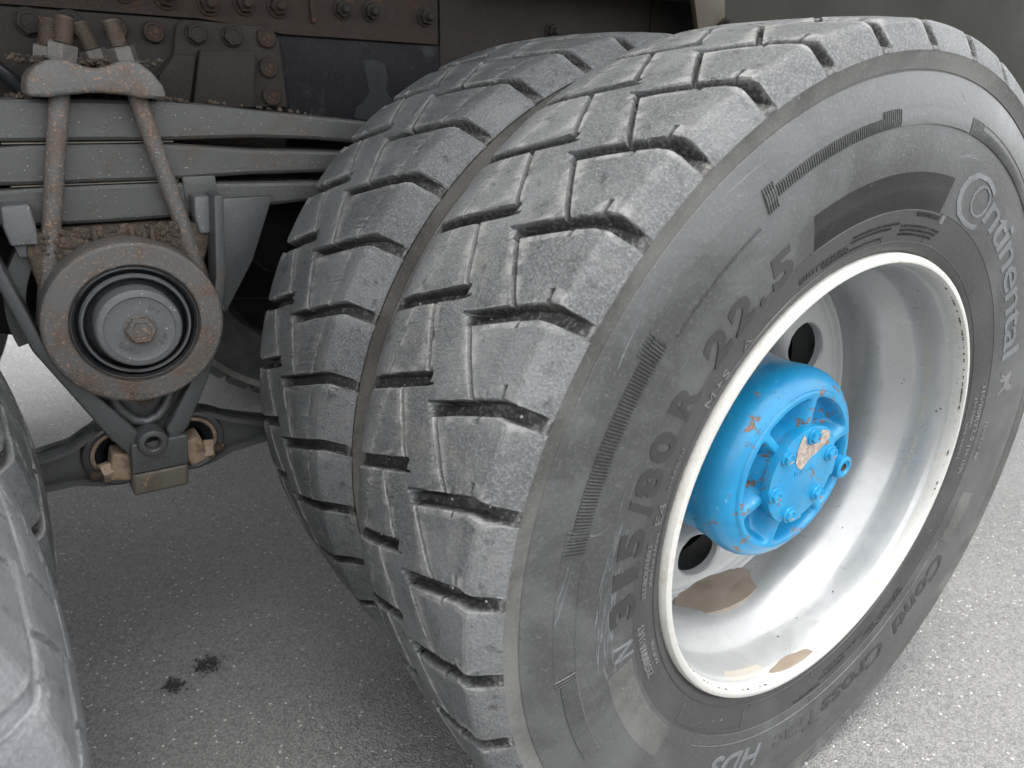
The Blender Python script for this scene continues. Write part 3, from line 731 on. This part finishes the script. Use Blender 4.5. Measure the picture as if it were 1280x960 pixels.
# face with cast pockets, built as a fine polar grid
nt_, nr_ = 360, 46; rs = np.linspace(.1135, .040, nr_); ths = np.arange(nt_)
TH, RR = np.meshgrid(ths.astype(float), rs, indexing='ij')
webs = [(84, 5), (138, 7), (20, 6), (-107, 6), (-46, 6), (-160, 5)]
pk = np.ones_like(TH)
for c0, w in webs:
    d = np.abs((TH - c0 + 180) % 360 - 180) * RR * .01745; pk = np.minimum(pk, np.clip((d - .0034) / .0150, 0, 1))
rad = np.clip((.1055 - RR) / .0090, 0, 1) * np.clip((RR - .0620) / .005, 0, 1)
sm = lambda x: x * x * (3 - 2 * x)
depth = sm(np.minimum(pk, 1)) * sm(rad) * (.020 + .012 * np.clip((.104 - RR) / .02, 0, 1))
step = ((TH > 150) & (TH < 185)) * .008
Yf = -.0860 - .0035 * np.clip((.1135 - RR) / .002, 0, 1) + np.maximum(depth - step * (depth > .01), 0)
a = np.radians(TH); V = np.stack([RR * np.cos(a), Yf, RR * np.sin(a)], -1).reshape(-1, 3); F = []
for i in range(nt_):
    j = (i + 1) % nt_
    for k in range(nr_ - 1): F.append((i * nr_ + k, i * nr_ + k + 1, j * nr_ + k + 1, j * nr_ + k))
o = obj('hub_face', V, F, M['blue'], hub, 50); fixn(o)
# cover plate, notched round each bolt
bolts = [(85, .056), (140, .058), (21, .054), (-167, .058), (-109, .056), (-45, .053)]
prof_ = []
for t in range(0, 360, 2):
    r = .0690 if not (-80 < ((t + 180) % 360 - 180) < -15) else .0640
    for b, br in bolts:
        d = abs((t - b + 180) % 360 - 180)
        if b in (-45, 21, -109) and d < 10: r -= .008 * math.cos(R(d * 9))
    prof_.append((r * math.cos(R(t)), r * math.sin(R(t))))
cp = prism('cover_plate', prof_, -.1000, -.0875, M['blue'], hub, .0018)
V, F = [], []
nu = 48
hbm = bolt_mesh('hub_bolt', M['blue'], .0088, .0075, washer=1.3)
for b, br in bolts:
    put('bolt', hbm, (br * math.cos(R(b)), -.0998, br * math.sin(R(b))), hub, (0, rnd.uniform(0, 1), 0))
# bare metal where the plate has been knocked
patch = [(.064, 106), (.050, 121), (.040, 124), (.036, 133), (.026, 137), (.014, 131), (.016, 95), (.026, 75), (.034, 57), (.048, 49), (.062, 47), (.067, 55), (.064, 70), (.056, 75), (.047, 73), (.044, 86), (.047, 98), (.058, 101)]
V = [(.032 * math.cos(R(90)), -.10055, .032 * math.sin(R(90)))]; F = []
for r, t in patch: V.append((r * math.cos(R(t)) + rnd.uniform(-.001, .001), -.1006, r * math.sin(R(t)) + rnd.uniform(-.001, .001)))
n = len(patch); F = [tuple(range(1, n + 1))]
bm = bmesh.new(); vs = [bm.verts.new(v) for v in V[1:]]; f = bm.faces.new(vs); bmesh.ops.triangulate(bm, faces=[f]); bmo('bare_patch', bm, M['bare'], cp, 0)
V, F = text_vf('M 02 OG', .01); V = V * .011
obj('cast_mark', np.stack([V[:, 0] - .022, -.1003 - V[:, 2] * 2.5, V[:, 1] + .0035], -1), F, M['blue'], cp, 0)
V, F = text_vf('1668415', .01, .01); f = (V[:, 0] - V[:, 0].min()) / np.ptp(V[:, 0]); th = R(172) + f * R(28)
rr = .1355 + .001 * (V[:, 2] > 0)
yv = -.028 - V[:, 1] * .016
obj('cast_number', np.stack([rr * np.cos(-th), yv, rr * np.sin(-th)], -1), F, M['blue'], hub, 0)
V, F = text_vf('TG5R', .01, .01); f = (V[:, 0] - V[:, 0].min()) / np.ptp(V[:, 0]); th = R(206) + f * R(14)
obj('cast_number', np.stack([(.1360 + .001 * (V[:, 2] > 0)) * np.cos(th), -.030 - V[:, 1] * .014, (.136 + .001 * (V[:, 2] > 0)) * np.sin(th)], -1), F, M['blue'], hub, 0)
# filler boss on the right of the face
bx, bz = .1070 * math.cos(R(-11)), .1070 * math.sin(R(-11))
bs = lathe('filler_boss', [(.0175, -.060), (.0172, -.088), (.0160, -.0945), (.0135, -.0960), (.0105, -.0960), (.0095, -.0935), (.0085, -.0935), (.0060, -.0930), (.0050, -.0880)], M['blue'], hub, 40, (bx, bz))
lathe('plug_socket', [(.0052, -.0945), (.0050, -.086), (.0, -.086)], M['lipbr'], bs, 20, (bx, bz))
rep(hub, (-WB, 0, 0), 24, 'blue hub of the near front wheel beyond the left picture edge')
# brake drum and axle behind the disc holes
drum = lathe('brake_drum', [(.20, .09), (.205, .10), (.205, .30), (.19, .46), (.10, .47)], M['drum'], None, 80)
top(drum, 'dark iron brake drum glimpsed through the wheel vent holes', 'brake drum')

# ------------------------------------------------------------------ ground
bm = bmesh.new(); bmesh.ops.create_grid(bm, x_segments=8, y_segments=8, size=150); bmesh.ops.translate(bm, vec=(0, 0, GZ), verts=bm.verts)
g = bmo('ground', bm, M['asphalt'], None, 0); g['kind'] = 'structure'
V, F = [], []
for i in range(2000):
    x, y = rnd.uniform(-1.1, 2.2), rnd.uniform(-.9, 2.6)
    r = rnd.choice([.0008, .0010, .0014, .0019]) * rnd.uniform(.7, 1.2); b = len(V); el = rnd.uniform(1, 2.6); a0 = rnd.uniform(0, 6.3)
    for k in range(5):
        a = a0 + k * 1.2566; dx, dy = r * el * math.cos(a - a0), r * .8 * math.sin(a - a0)
        V.append((x + dx * math.cos(a0) - dy * math.sin(a0), y + dx * math.sin(a0) + dy * math.cos(a0), GZ - .0005))
    V.append((x, y, GZ + r * .7))
    for k in range(5): F.append((b + k, b + (k + 1) % 5, b + 5))
gr = obj('grit', V, F, M['grit'], None, 0); top(gr, 'pale stone chips and grit scattered over the dark asphalt', 'grit', kind='stuff')
for (x, y, sx, sy, n, lab) in ((-.650, .572, .020, .020, 150, 'right and larger of two black oil spots on the asphalt'), (-.712, .550, .017, .013, 110, 'left and smaller of two black oil spots on the asphalt')):
    V, F = [], []
    for i in range(n):
        u, v = rnd.gauss(0, .5) * sx, rnd.gauss(0, .5) * sy; cx_, cy_ = x + .83 * u + .56 * v, y - .56 * u + .83 * v; r = rnd.uniform(.0010, .0032); b = len(V)
        for k in range(8):
            a = k * .7854; q = rnd.uniform(.7, 1.25); V.append((cx_ + r * q * math.cos(a), cy_ + r * q * math.sin(a), GZ + .0008 + i * 1e-5))
        V.append((cx_, cy_, GZ + .0012 + r * .6))
        for k in range(8): F.append((b + k, b + (k + 1) % 8, b + 8))
    o = obj('oil_spot', V, F, M['oil'], None, 60, origin=(x, y, GZ)); fixn(o); top(o, lab, 'oil spot', 'oil spots')

# ------------------------------------------------------------------ leaf spring pack
spr = empty('leaf_spring', (-.685, .61, .35), 'three thick grey spring leaves clamped by two U bolts', 'leaf spring')
def leaf(pts_top, pts_bot, y0=.570, y1=.655):
    """leaf from matching top and bottom outlines (x, z), rolled edges"""
    n = len(pts_top); V = []; F = []; sec = [(0, .5), (.003, .12), (.010, .0)]
    for (xt, zt), (xb, zb) in zip(pts_top, pts_bot):
        h = zt - zb; m = []
        for dy, f in sec: m.append((y0 + dy, zt - h * f * .35 if f else zt, xt))
        ring = [(xt, y0 + .0, zt - .006), (xt, y0 + .0025, zt - .002), (xt, y0 + .008, zt), (xt, y1 - .008, zt), (xt, y1, zt - .006), (xb, y1, zb + .006), (xb, y1 - .008, zb), (xb, y0 + .008, zb), (xb, y0 + .0025, zb + .002), (xb, y0, zb + .006)]
        V += ring
    k = 10
    for i in range(n - 1):
        for q in range(k): q2 = (q + 1) % k; F.append((i * k + q, i * k + q2, (i + 1) * k + q2, (i + 1) * k + q))
    F.append(tuple(range(k))); F.append(tuple(range((n - 1) * k, n * k)))
    o = obj('leaf', V, F, M['steel_clean'], spr, 18); fixn(o); return o
def curve(xs, tab):
    d = [t[0] for t in tab]; z = [t[1] for t in tab]
    return [(x, float(np.interp(abs(x + .685), d, z))) for x in xs]
xs = list(np.linspace(-1.37, .0, 80))
leaf(curve(xs, [(0, .4325), (.09, .4310), (.15, .4270), (.22, .4200), (.30, .4130), (.38, .4060), (.685, .372)]), curve(xs, [(0, .3792), (.08, .3785), (.21, .3810), (.30, .3775), (.38, .3705), (.685, .345)]))
leaf(curve(xs, [(0, .3770), (.08, .3765), (.14, .3715), (.21, .3655), (.28, .3630), (.35, .3600), (.685, .332)]), curve(xs, [(0, .3262), (.08, .3255), (.20, .3290), (.32, .3285), (.685, .305)]))
xs = list(np.linspace(-1.20, -.17, 60))
leaf(curve(xs, [(0, .3245), (.08, .3240), (.14, .3210), (.21, .3185), (.30, .3165), (.5, .300)]), curve(xs, [(0, .2725), (.10, .2735), (.20, .2810), (.30, .2870), (.5, .275)]))
# shim strips between leaves (rusty line)
for z in (.3778, .3253): box('shim', (-.685, .612, z), (.20, .080, .0016), M['lipbr'], spr, 0)
# clamp casting on top
sad = prism('top_clamp', [(-.750, .434), (-.747, .452), (-.738, .466), (-.722, .476), (-.702, .4775), (-.688, .4705), (-.672, .4675), (-.655, .4715), (-.640, .4790), (-.622, .4775), (-.607, .4650), (-.597, .450), (-.594, .4345), (-.625, .4330), (-.640, .4375), (-.680, .4395), (-.708, .4360), (-.725, .4330)], .519, .694, M['steel_rust'], spr, .007, 3)
bm = bmesh.new()
for i in range(420):
    x = rnd.gauss(-.668, .030); y = rnd.uniform(.545, .66); r = rnd.uniform(.0015, .0050)
    m4 = Matrix.Translation((x, y, .4700 + rnd.uniform(0, .008) + abs(x + .668) * .05)); bmesh.ops.create_icosphere(bm, subdivisions=1, radius=r, matrix=m4 @ Matrix.Diagonal((1, 1, .7, 1)))
for i in range(160):
    x = rnd.choice([rnd.uniform(-.76, -.735), rnd.uniform(-.60, -.56), rnd.uniform(-.9, -.35)]); y = rnd.uniform(.572, .69); r = rnd.uniform(.001, .004)
    zz = .4325 - .11 * (abs(x + .685) / .7) ** 2.1
    bmesh.ops.create_icosphere(bm, subdivisions=1, radius=r, matrix=Matrix.Translation((x, y, zz + r * .4)))
dd = bmo('packed_soil', bm, M['grime'], spr, 0); dd['kind'] = 'stuff'
# U bolts
def ubolt(xt, zt, xb, zb, y, ext):
    d = Vector((xt - xb, 0, zt - zb)).normalized(); T = Vector((xt, y, zt)); B = Vector((xb, y, zb))
    low = B - d * .10; up_ = T + d * .036
    o = tube('u_bolt', [low, B, T, up_], .0113, M['steel_rust'], spr, 20)
    nu_ = up_ + d * .002
    rot = Vector((0, -1, 0)).rotation_difference(d).to_euler()
    me = bolt_mesh('nut', M['nut'], .0180, .021, washer=1.15)
    nb = put('nut', me, nu_, spr, rot)
    pts = []; rad_ = []
    for i in range(int(ext / .0011)):
        pts.append(tuple(nu_ + d * (.022 + i * .0011))); rad_.append(.0107 if i % 2 else .0102)
    pts.append(tuple(nu_ + d * (.023 + ext))); rad_.append(.009)
    th_ = tube('thread_end', pts, rad_, M['thread'], o, 18, 30)
ubolt(-.7130, .437, -.7640, .220, .548, .030)
ubolt(-.6260, .436, -.5840, .226, .548, .030)
ubolt(-.7200, .437, -.7640, .220, .674, .034)
ubolt(-.6400, .436, -.5840, .226, .674, .034)
# clip lugs either side under the third leaf
def lug(x, z, w, h, m='steel'):
    prism('spring_clip', [(x, z - h * .55), (x + .002, z), (x + w, z + .001), (x + w + .002, z - h * .5), (x + w + .001, z - h), (x + .004, z - h)], .532, .575, M[m], spr, .004, 3)
lug(-.803, .307, .033, .050); lug(-.577, .307, .032, .052)
prism('spring_clip', [(-.797, .260), (-.770, .260), (-.772, .240), (-.793, .240)], .545, .60, M['steel'], spr, .003)
prism('spring_clip', [(-.572, .257), (-.552, .257), (-.553, .240), (-.570, .240)], .545, .60, M['steel'], spr, .003)
box('clip_plate', (-.558, .5735, .313), (.046, .012, .036), M['steel_clean'], spr, .004)
# saddle with caked dirt
prism('spring_saddle', [(-.772, .270), (-.560, .270), (-.556, .250), (-.585, .18), (-.62, .12), (-.75, .12), (-.778, .18), (-.785, .25)], .540, .672, M['grime'], spr, .006, 3)
bm = bmesh.new()
for i in range(500):
    x = rnd.uniform(-.765, -.600); z = rnd.uniform(.235, .272); r = rnd.uniform(.001, .0055)
    bmesh.ops.create_icosphere(bm, subdivisions=1, radius=r, matrix=Matrix.Translation((x, .540 + rnd.uniform(-.002, .002), z)) @ Matrix.Diagonal((1, .5, 1, 1)))
q = bmo('caked_soil', bm, M['grime'], spr, 0); q['kind'] = 'stuff'
for x in (-.705, -.66, -.635): box('cast_rib', (x, .541, .255), (.006, .018, .034), M['grime'], spr, .002)

# ------------------------------------------------------------------ trunnion bearing
TC = (-.6770, .1480)
tr = empty('trunnion_bearing', (TC[0], .488, TC[1]), 'round rust flecked bearing housing with black rubber rings and bolted cap', 'bearing')
lathe('housing_ring', [(.0800, .530), (.0800, .4950), (.0812, .4895), (.0830, .4880), (.1070, .4880), (.1105, .4905), (.1120, .4950), (.1122, .5020), (.1120, .545), (.104, .60), (.10, .66)], M['steel_rust'], tr, 160, TC, smooth=20)
lathe('rubber_ring', [(.0795, .515), (.0795, .4990), (.0780, .4960), (.0755, .4950), (.0735, .4965), (.0725, .5020), (.0705, .5040), (.0690, .5020), (.0680, .4930), (.0660, .4900), (.0635, .4905), (.0620, .4950), (.0610, .5060), (.0580, .5080), (.0540, .5080)], M['black'], tr, 140, TC)
lathe('seal_ring', [(.0800, .5005), (.0797, .4965), (.0782, .4950), (.0772, .4955)], M['nut'], tr, 140, TC)
lathe('seal_ring', [(.0690, .4965), (.0683, .4915), (.0668, .4885), (.0650, .4890)], M['steel'], tr, 140, TC)
cap_ = lathe('bearing_cap', [(.0535, .515), (.0535, .4740), (.0522, .4700), (.0500, .4680), (.0440, .4672), (.0428, .4685), (.0400, .4694), (.0300, .4694), (.0, .4694)], M['steel'], tr, 120, TC, smooth=20)
hm = bolt_mesh('cap_bolt', M['steel_rust'], .0185, .0125, washer=1.08)
put('bolt', hm, (TC[0], .4694, TC[1]), tr, (0, .3, 0))
V, F = text_vf('20LZ02  M  2759', .01, .0); f = (V[:, 0] - V[:, 0].min()) / np.ptp(V[:, 0]); th = np.radians(208 + 66 * f); rr = .1035 - V[:, 1] * .0110
obj('cast_lettering', np.stack([TC[0] + rr * np.cos(th), .4878 - .0018 * (V[:, 2] > 0), TC[1] + rr * np.sin(th)], -1), F, M['tan_letter'], tr, 0)
V, F = text_vf('CAPTURE D', .01, .0); f = (V[:, 0] - V[:, 0].min()) / np.ptp(V[:, 0]); th = np.radians(300 + 45 * f); rr = .1025 - V[:, 1] * .0115
obj('cast_lettering', np.stack([TC[0] + rr * np.cos(th), .4878 - .0018 * (V[:, 2] > 0), TC[1] + rr * np.sin(th)], -1), F, M['tan_letter'], tr, 0)
for body, a0, a1 in (('DAYTON', 212, 262), ('19 0', 62, 35), ('40 E', -18, -48)):
    V, F = text_vf(body, .01, .0); f = (V[:, 0] - V[:, 0].min()) / np.ptp(V[:, 0]); th = np.radians(a0 + (a1 - a0) * f)
    sg = 1 if a1 < a0 else -1; rr = (.0290 if sg > 0 else .0350) + sg * V[:, 1] * .0085
    obj('cast_lettering', np.stack([TC[0] + rr * np.cos(th), .4694 - .0012 * (V[:, 2] > 0), TC[1] + rr * np.sin(th)], -1), F, M['steel'], cap_, 0)

# ------------------------------------------------------------------ V bracket below it
br = empty('trunnion_bracket', (-.675, .50, -.02), 'dark grey V shaped cast bracket hanging below the round bearing', 'bracket')
prism('bracket_arm', [(-.850, .345), (-.822, .215), (-.802, .128), (-.734, -.016), (-.712, -.050), (-.690, -.040), (-.700, -.010), (-.744, .060), (-.789, .142), (-.812, .240), (-.838, .350)], .500, .560, M['bracket'], br, .0035, 3)
prism('bracket_arm', [(-.543, .312), (-.552, .199), (-.571, .112), (-.595, .050), (-.632, -.020), (-.656, -.040), (-.662, -.018), (-.618, .052), (-.590, .110), (-.566, .200), (-.556, .312)], .500, .550, M['bracket'], br, .003, 3)
prism('web_plate', [(-.78, .10), (-.60, .10), (-.612, .04), (-.645, -.030), (-.716, -.030)], .524, .560, M['bracket'], br, .004, 3)
# raised U shaped rib of the web
pts = [(-.728 + .004, .516, .052), (-.715, .515, .022), (-.700, .514, .002), (-.684, .513, -.004), (-.668, .514, .001), (-.655, .515, .016), (-.640, .516, .048)]
tube('web_rib', pts, .0075, M['bracket'], br, 10)
pl = prism('bottom_plate', [(-.712, -.026), (-.636, -.028), (-.6405, -.074), (-.7170, -.072)], .490, .540, M['bracket'], br, .0035, 3)
prism('bottom_lip', [(-.7175, -.073), (-.6400, -.0755), (-.6445, -.1110), (-.7200, -.1085)], .4925, .545, M['lipbr'], br, .006, 4)
lathe('boss', [(.0205, .520), (.0205, .4850), (.0190, .4815), (.0165, .4805), (.0120, .4805), (.0100, .4820), (.0082, .4900), (.0080, .510), (.0, .510)], M['bracket'], br, 48, (-.684, -.026))
V, F = text_vf('V70172 0', .01, .01); V = V * .0150
obj('cast_lettering', np.stack([V[:, 0] - .7075, .4900 - (V[:, 2] > 0) * .0012, V[:, 1] - .0660 + V[:, 0] * .03], -1), F, M['bracket'], pl, 0)
lathe('grease_fitting', [(.013, .540), (.013, .505), (.0115, .502), (.006, .501), (.0, .5005)], M['grime'], br, 6, (-.680, .034), smooth=0)
prism('side_gusset', [(-.534, .300), (-.460, .300), (-.500, .205), (-.548, .130), (-.5545, .200)], .552, .566, M['bracket'], br, .003)
# curved casting behind the left of the ring
V, F = lathe_vf([(.150, .56), (.150, .60), (.128, .61), (.126, .56), (.150, .56)], 30, (-.672, .16), arc=(130, 196)); q = obj('rear_casting', V, F, M['bracket'], br, 40); fixn(q)

# ------------------------------------------------------------------ torque rods
def rod(name, cx_, cz, dirx, endx, zt, zb, label, flat):
    e = empty(name, (cx_, .56, cz), label, 'torque rod', 'torque rods of the bogie')
    rr = .050
    lathe('rod_eye', [(.0385, .600), (.0385, .5480), (.0400, .5440), (.0440, .5420), (.0480, .5440), (.0500, .5500), (.0500, .585), (.047, .60)], M['bracket'], e, 80, (cx_, cz))
    lathe('bushing_shell', [(.0388, .580), (.0385, .5460), (.0360, .5440), (.0330, .5455), (.0325, .555)], M['nut_tan'], e, 60, (cx_, cz))
    lathe('rubber_bush', [(.0328, .560), (.0310, .550), (.0250, .553), (.0190, .560), (.0, .560)], M['black'], e, 60, (cx_, cz))
    s_ = dirx
    up1 = [(cx_ + s_ * .006, cz + .049), (cx_ + s_ * .035, cz + .040), (cx_ + s_ * .060, cz + .026), (endx, zt), (endx + s_ * .25, zt - .035)]
    lo1 = [(endx + s_ * .25, zb - .012), (endx, zb), (cx_ + s_ * .060, cz - .035), (cx_ + s_ * .030, cz - .045), (cx_ + s_ * .006, cz - .049)]
    prism('rod_web', up1 + lo1, .560, .578, M['bracket'], e, .002)
    def flange(pts, sg):
        P_ = [Vector((x, .5665, z)) for x, z in pts]
        V = []; F = []
        for p in P_:
            for dy, dz in ((-.022, 0), (.022, 0), (.022, -.010 * sg), (-.022, -.010 * sg)): V.append((p.x, p.y + dy, p.z + dz))
        for i in range(len(P_) - 1):
            for q in range(4): q2 = (q + 1) % 4; F.append((i * 4 + q, i * 4 + q2, i * 4 + 4 + q2, i * 4 + 4 + q))
        F.append((0, 1, 2, 3)); n = len(P_) * 4; F.append((n - 4, n - 3, n - 2, n - 1))
        bm = bmesh.new(); vs = [bm.verts.new(v) for v in V]; [bm.faces.new([vs[i] for i in f]) for f in F]
        bmesh.ops.recalc_face_normals(bm, faces=bm.faces); bmesh.ops.bevel(bm, geom=[x for x in bm.edges if x.calc_face_angle(0) > .8], offset=.002, segments=2, affect='EDGES')
        bmo('rod_flange', bm, M['bracket'], e)
    flange(up1, 1); flange(lo1[::-1], -1)
    return e
rl_ = rod('torque_rod', -.7240, -.0620, -1, -.822, -.042, -.096, 'left torque rod arm leading to the front axle, large eye with tan nut', None)
rr_ = rod('torque_rod', -.6240, -.0640, 1, -.510, -.058, -.094, 'right torque rod arm leading behind the rear tyres', None)
# clamp blocks, nuts and bolt ends held in the eyes
def clampset(e, cx_, cz, s_):
    bm = bmesh.new(); add_box(bm, (cx_ + s_ * .0, .528, cz), (.030, .040, .042), .005, Matrix.Rotation(s_ * -.25, 3, 'Y'), 3); bmo('clamp_block', bm, M['nut_tan'], e)
    me = bolt_mesh('rod_nut', M['nut_tan'], .0150, .016, washer=None)
    rot = Vector((0, -1, 0)).rotation_difference(Vector((s_, -.25, -.05)).normalized()).to_euler()
    p = Vector((cx_ + s_ * .013, .522, cz - .006)); put('rod_nut', me, p, e, rot)
    d = Vector((s_, -.25, -.05)).normalized(); pts = [tuple(p + d * (.012 + i * .0012)) for i in range(16)]
    tube('bolt_end', pts, [.0078 if i % 2 else .0070 for i in range(15)] + [.005], M['thread'], e, 14, 30)
clampset(rl_, -.7260, -.0660, -1); clampset(rr_, -.6260, -.0660, 1)

# ------------------------------------------------------------------ chassis frame
fr_ = empty('chassis_frame', (-.3, .70, .50), 'dirty dark chassis rail with bolted plates above the leaf spring', 'chassis frame')
box('frame_web', (-.30, .713, .58), (3.6, .010, .40), M['frame_clean'], fr_, .001)
box('frame_flange', (-.30, .750, .785), (3.6, .080, .010), M['frame_clean'], fr_, .002)
box('frame_flange', (-.30, .750, .385), (3.6, .080, .010), M['frame_clean'], fr_, .002)
prism('frame_plate', [(-1.6, .30), (-1.6, .5445), (-.545, .5420), (-.385, .5285), (-.385, .30)], .7035, .7080, M['frame'], fr_, .001)
up_ = prism('upper_plate', [(-1.6, .5470), (-.530, .5440), (-.500, .5440), (-.395, .5335), (-.380, .5300), (-.0960, .5290), (-.0960, .80), (-1.6, .80)], .6985, .7075, M['frame_rust'], fr_, .0015)
prism('lower_web', [(-.384, .40), (-.384, .5270), (-.05, .5270), (-.05, .40)], .7045, .7080, M['frame_clean'], fr_, .001)
prism('splice_plate', [(-.090, .46), (-.090, .80), (.420, .80), (.420, .46)], .7020, .7080, M['frame'], fr_, .002)
prism('splice_plate', [(.4235, .46), (.4235, .80), (.60, .80), (.60, .46)], .7020, .7080, M['frame'], fr_, .002)
box('plate_ridge', (-.326, .6965, .580), (.009, .008, .062), M['frame_rust'], fr_, .003)
# bolts
hb = bolt_mesh('frame_bolt', M['frame'], .0145, .011, washer=1.12)
rb_ = bolt_mesh('frame_rivet', M['frame_rust'], .0145, .010, washer=1.1, round_=True)
nb_ = bolt_mesh('frame_nut', M['frame_rust'], .0135, .012, washer=1.3, stud=.014)
nd_ = bolt_mesh('frame_nut', M['frame'], .0130, .012, washer=1.25, stud=.014)
for x, z in ((-.722, .525), (-.673, .526)): put('bolt', hb, (x, .7035, z), fr_, (0, rnd.uniform(0, 1), 0), (1.15, 1, 1.15))
put('bolt', rb_, (-.617, .7035, .524), fr_); put('bolt', rb_, (-.568, .7035, .522), fr_)
for x, z in ((-.66, .578), (-.60, .574), (-.545, .569), (-.486, .565), (-.433, .569), (-.382, .569)): put('nut', nb_, (x, .6985, z), fr_, (0, rnd.uniform(0, 1), 0))
for x, z in ((-.275, .573), (-.224, .573), (-.121, .572)): put('nut', nd_, (x, .6985, z), fr_, (0, rnd.uniform(0, 1), 0))
put('nut', nd_, (.159, .7020, .566), fr_)
wp = prism('bare_paint_patch', [(-.238, .497), (-.222, .500), (-.200, .494), (-.194, .470), (-.199, .452), (-.186, .432), (-.170, .415), (-.168, .402), (-.24, .402), (-.262, .405), (-.256, .422), (-.243, .430), (-.230, .447), (-.234, .470)], .7041, .7046, M['patch'], fr_, 0)
# corner bracket plate with raised boss
gus = prism('corner_plate', [(-.600, .420), (-.588, .452), (-.573, .466), (-.545, .496), (-.5400, .522), (-.536, .534), (-.525, .541), (-.412, .5395), (-.398, .536), (-.386, .522), (-.381, .42)], .6900, .7035, M['frame'], fr_, .004, 3)
prism('plate_boss', [(-.512, .500), (-.431, .503), (-.440, .42), (-.532, .42)], .672, .692, M['frame'], fr_, .003, 3)
prism('plate_boss', [(-.573, .462), (-.547, .4925), (-.515, .4935), (-.534, .425), (-.58, .425)], .680, .692, M['frame'], fr_, .003, 3)
for x, z in ((-.511, .523), (-.459, .522)): put('bolt', hb, (x, .6900, z), fr_, (0, rnd.uniform(0, 1), 0))
for x, z in ((-.407, .523), (-.408, .480), (-.407, .438)): put('bolt', rb_, (x, .6900, z), fr_, (0, 0, 0), (1, .6, 1))
for x, z in ((-.233, .510), (-.130, .509)):
    lathe('bolt_hole', [(.0080, .7040), (.0, .7040)], M['dark'], fr_, 20, (x, z))
tube('pipe_end', [(-.80, .66, .482), (-.775, .665, .470), (-.752, .67, .447), (-.745, .675, .430)], .010, M['black'], fr_, 12)

# underbody behind, axles, far rail
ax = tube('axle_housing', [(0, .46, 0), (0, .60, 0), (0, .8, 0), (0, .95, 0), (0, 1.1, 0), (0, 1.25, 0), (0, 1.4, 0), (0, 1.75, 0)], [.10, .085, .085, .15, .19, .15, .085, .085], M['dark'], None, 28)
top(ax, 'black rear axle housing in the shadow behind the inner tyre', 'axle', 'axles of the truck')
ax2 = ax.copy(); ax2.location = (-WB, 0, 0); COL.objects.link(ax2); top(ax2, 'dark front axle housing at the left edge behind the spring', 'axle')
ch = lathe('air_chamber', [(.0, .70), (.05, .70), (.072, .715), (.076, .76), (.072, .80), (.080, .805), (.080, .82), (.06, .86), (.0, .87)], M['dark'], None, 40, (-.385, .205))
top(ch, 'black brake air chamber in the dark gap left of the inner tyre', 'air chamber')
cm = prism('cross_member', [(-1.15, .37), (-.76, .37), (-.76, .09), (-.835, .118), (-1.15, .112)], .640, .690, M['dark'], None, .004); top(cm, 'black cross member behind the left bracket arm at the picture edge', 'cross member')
abk = prism('gap_blocker', [(-.56, .42), (.10, .42), (.10, .05), (-.30, .035), (-.52, .06), (-.60, .20)], .90, 1.30, M['dark'], None, .02); top(abk, 'black block added to darken the gap under the spring end', 'bracket')  # added blocker, keeps the gap under the spring dark
bp = lathe('far_rim_blocker', [(.0, 1.58), (.20, 1.58), (.30, 1.60), (.33, 1.64), (.33, 1.66), (.0, 1.67)], M['dark'], None, 64); top(bp, 'black plate added to hide the bright far rim behind the right bracket arm', 'blocker plate')  # added occluder, hides the bright rim of the far wheel
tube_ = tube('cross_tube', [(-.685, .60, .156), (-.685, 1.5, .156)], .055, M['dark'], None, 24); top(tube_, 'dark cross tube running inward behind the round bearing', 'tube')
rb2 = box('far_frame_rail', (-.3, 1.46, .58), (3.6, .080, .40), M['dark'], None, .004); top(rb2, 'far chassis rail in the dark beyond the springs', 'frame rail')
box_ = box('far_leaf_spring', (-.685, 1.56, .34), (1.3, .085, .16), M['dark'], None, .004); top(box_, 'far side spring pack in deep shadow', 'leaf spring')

# ------------------------------------------------------------------ unseen body added above for shade and the panel behind the wheel
body = empty('shade_platform', (0, 1.1, .95), 'unseen truck platform added overhead for shade, and an olive grey panel behind the wheel', 'load platform')
box('shade_bed', (-.2, 1.08, 1.24), (5.0, 2.14, .10), M['dark'], body, .01)  # unseen bed, height and edges set to shade what lies below
box('unseen_side_board', (-.2, .045, 1.49), (5.0, .04, .40), M['olive'], body, .01)  # unseen boards, kept low so sky light passes over the bed
box('unseen_side_board', (-.2, 2.115, 1.49), (5.0, .04, .40), M['olive'], body, .01)
prism('side_panel', [(.500, .40), (.500, .58), (.478, .60), (.455, .70), (.440, .95), (3.2, .95), (3.2, .40)], .560, .575, M['olive'], body, .003)
prism('panel_bracket', [(.408, .565), (.372, .66), (.36, .80), (.452, .80), (.470, .64), (.478, .60)], .545, .558, M['brassy'], body, .003)
put('bolt', nd_, (.478, .556, .592), body)
box('cross_beam', (.2, .62, .66), (.55, .05, .05), M['dark'], body, .004)
V = M['frame_clean']

for o in bpy.data.objects:
    if '_w' in o: del o['_w']
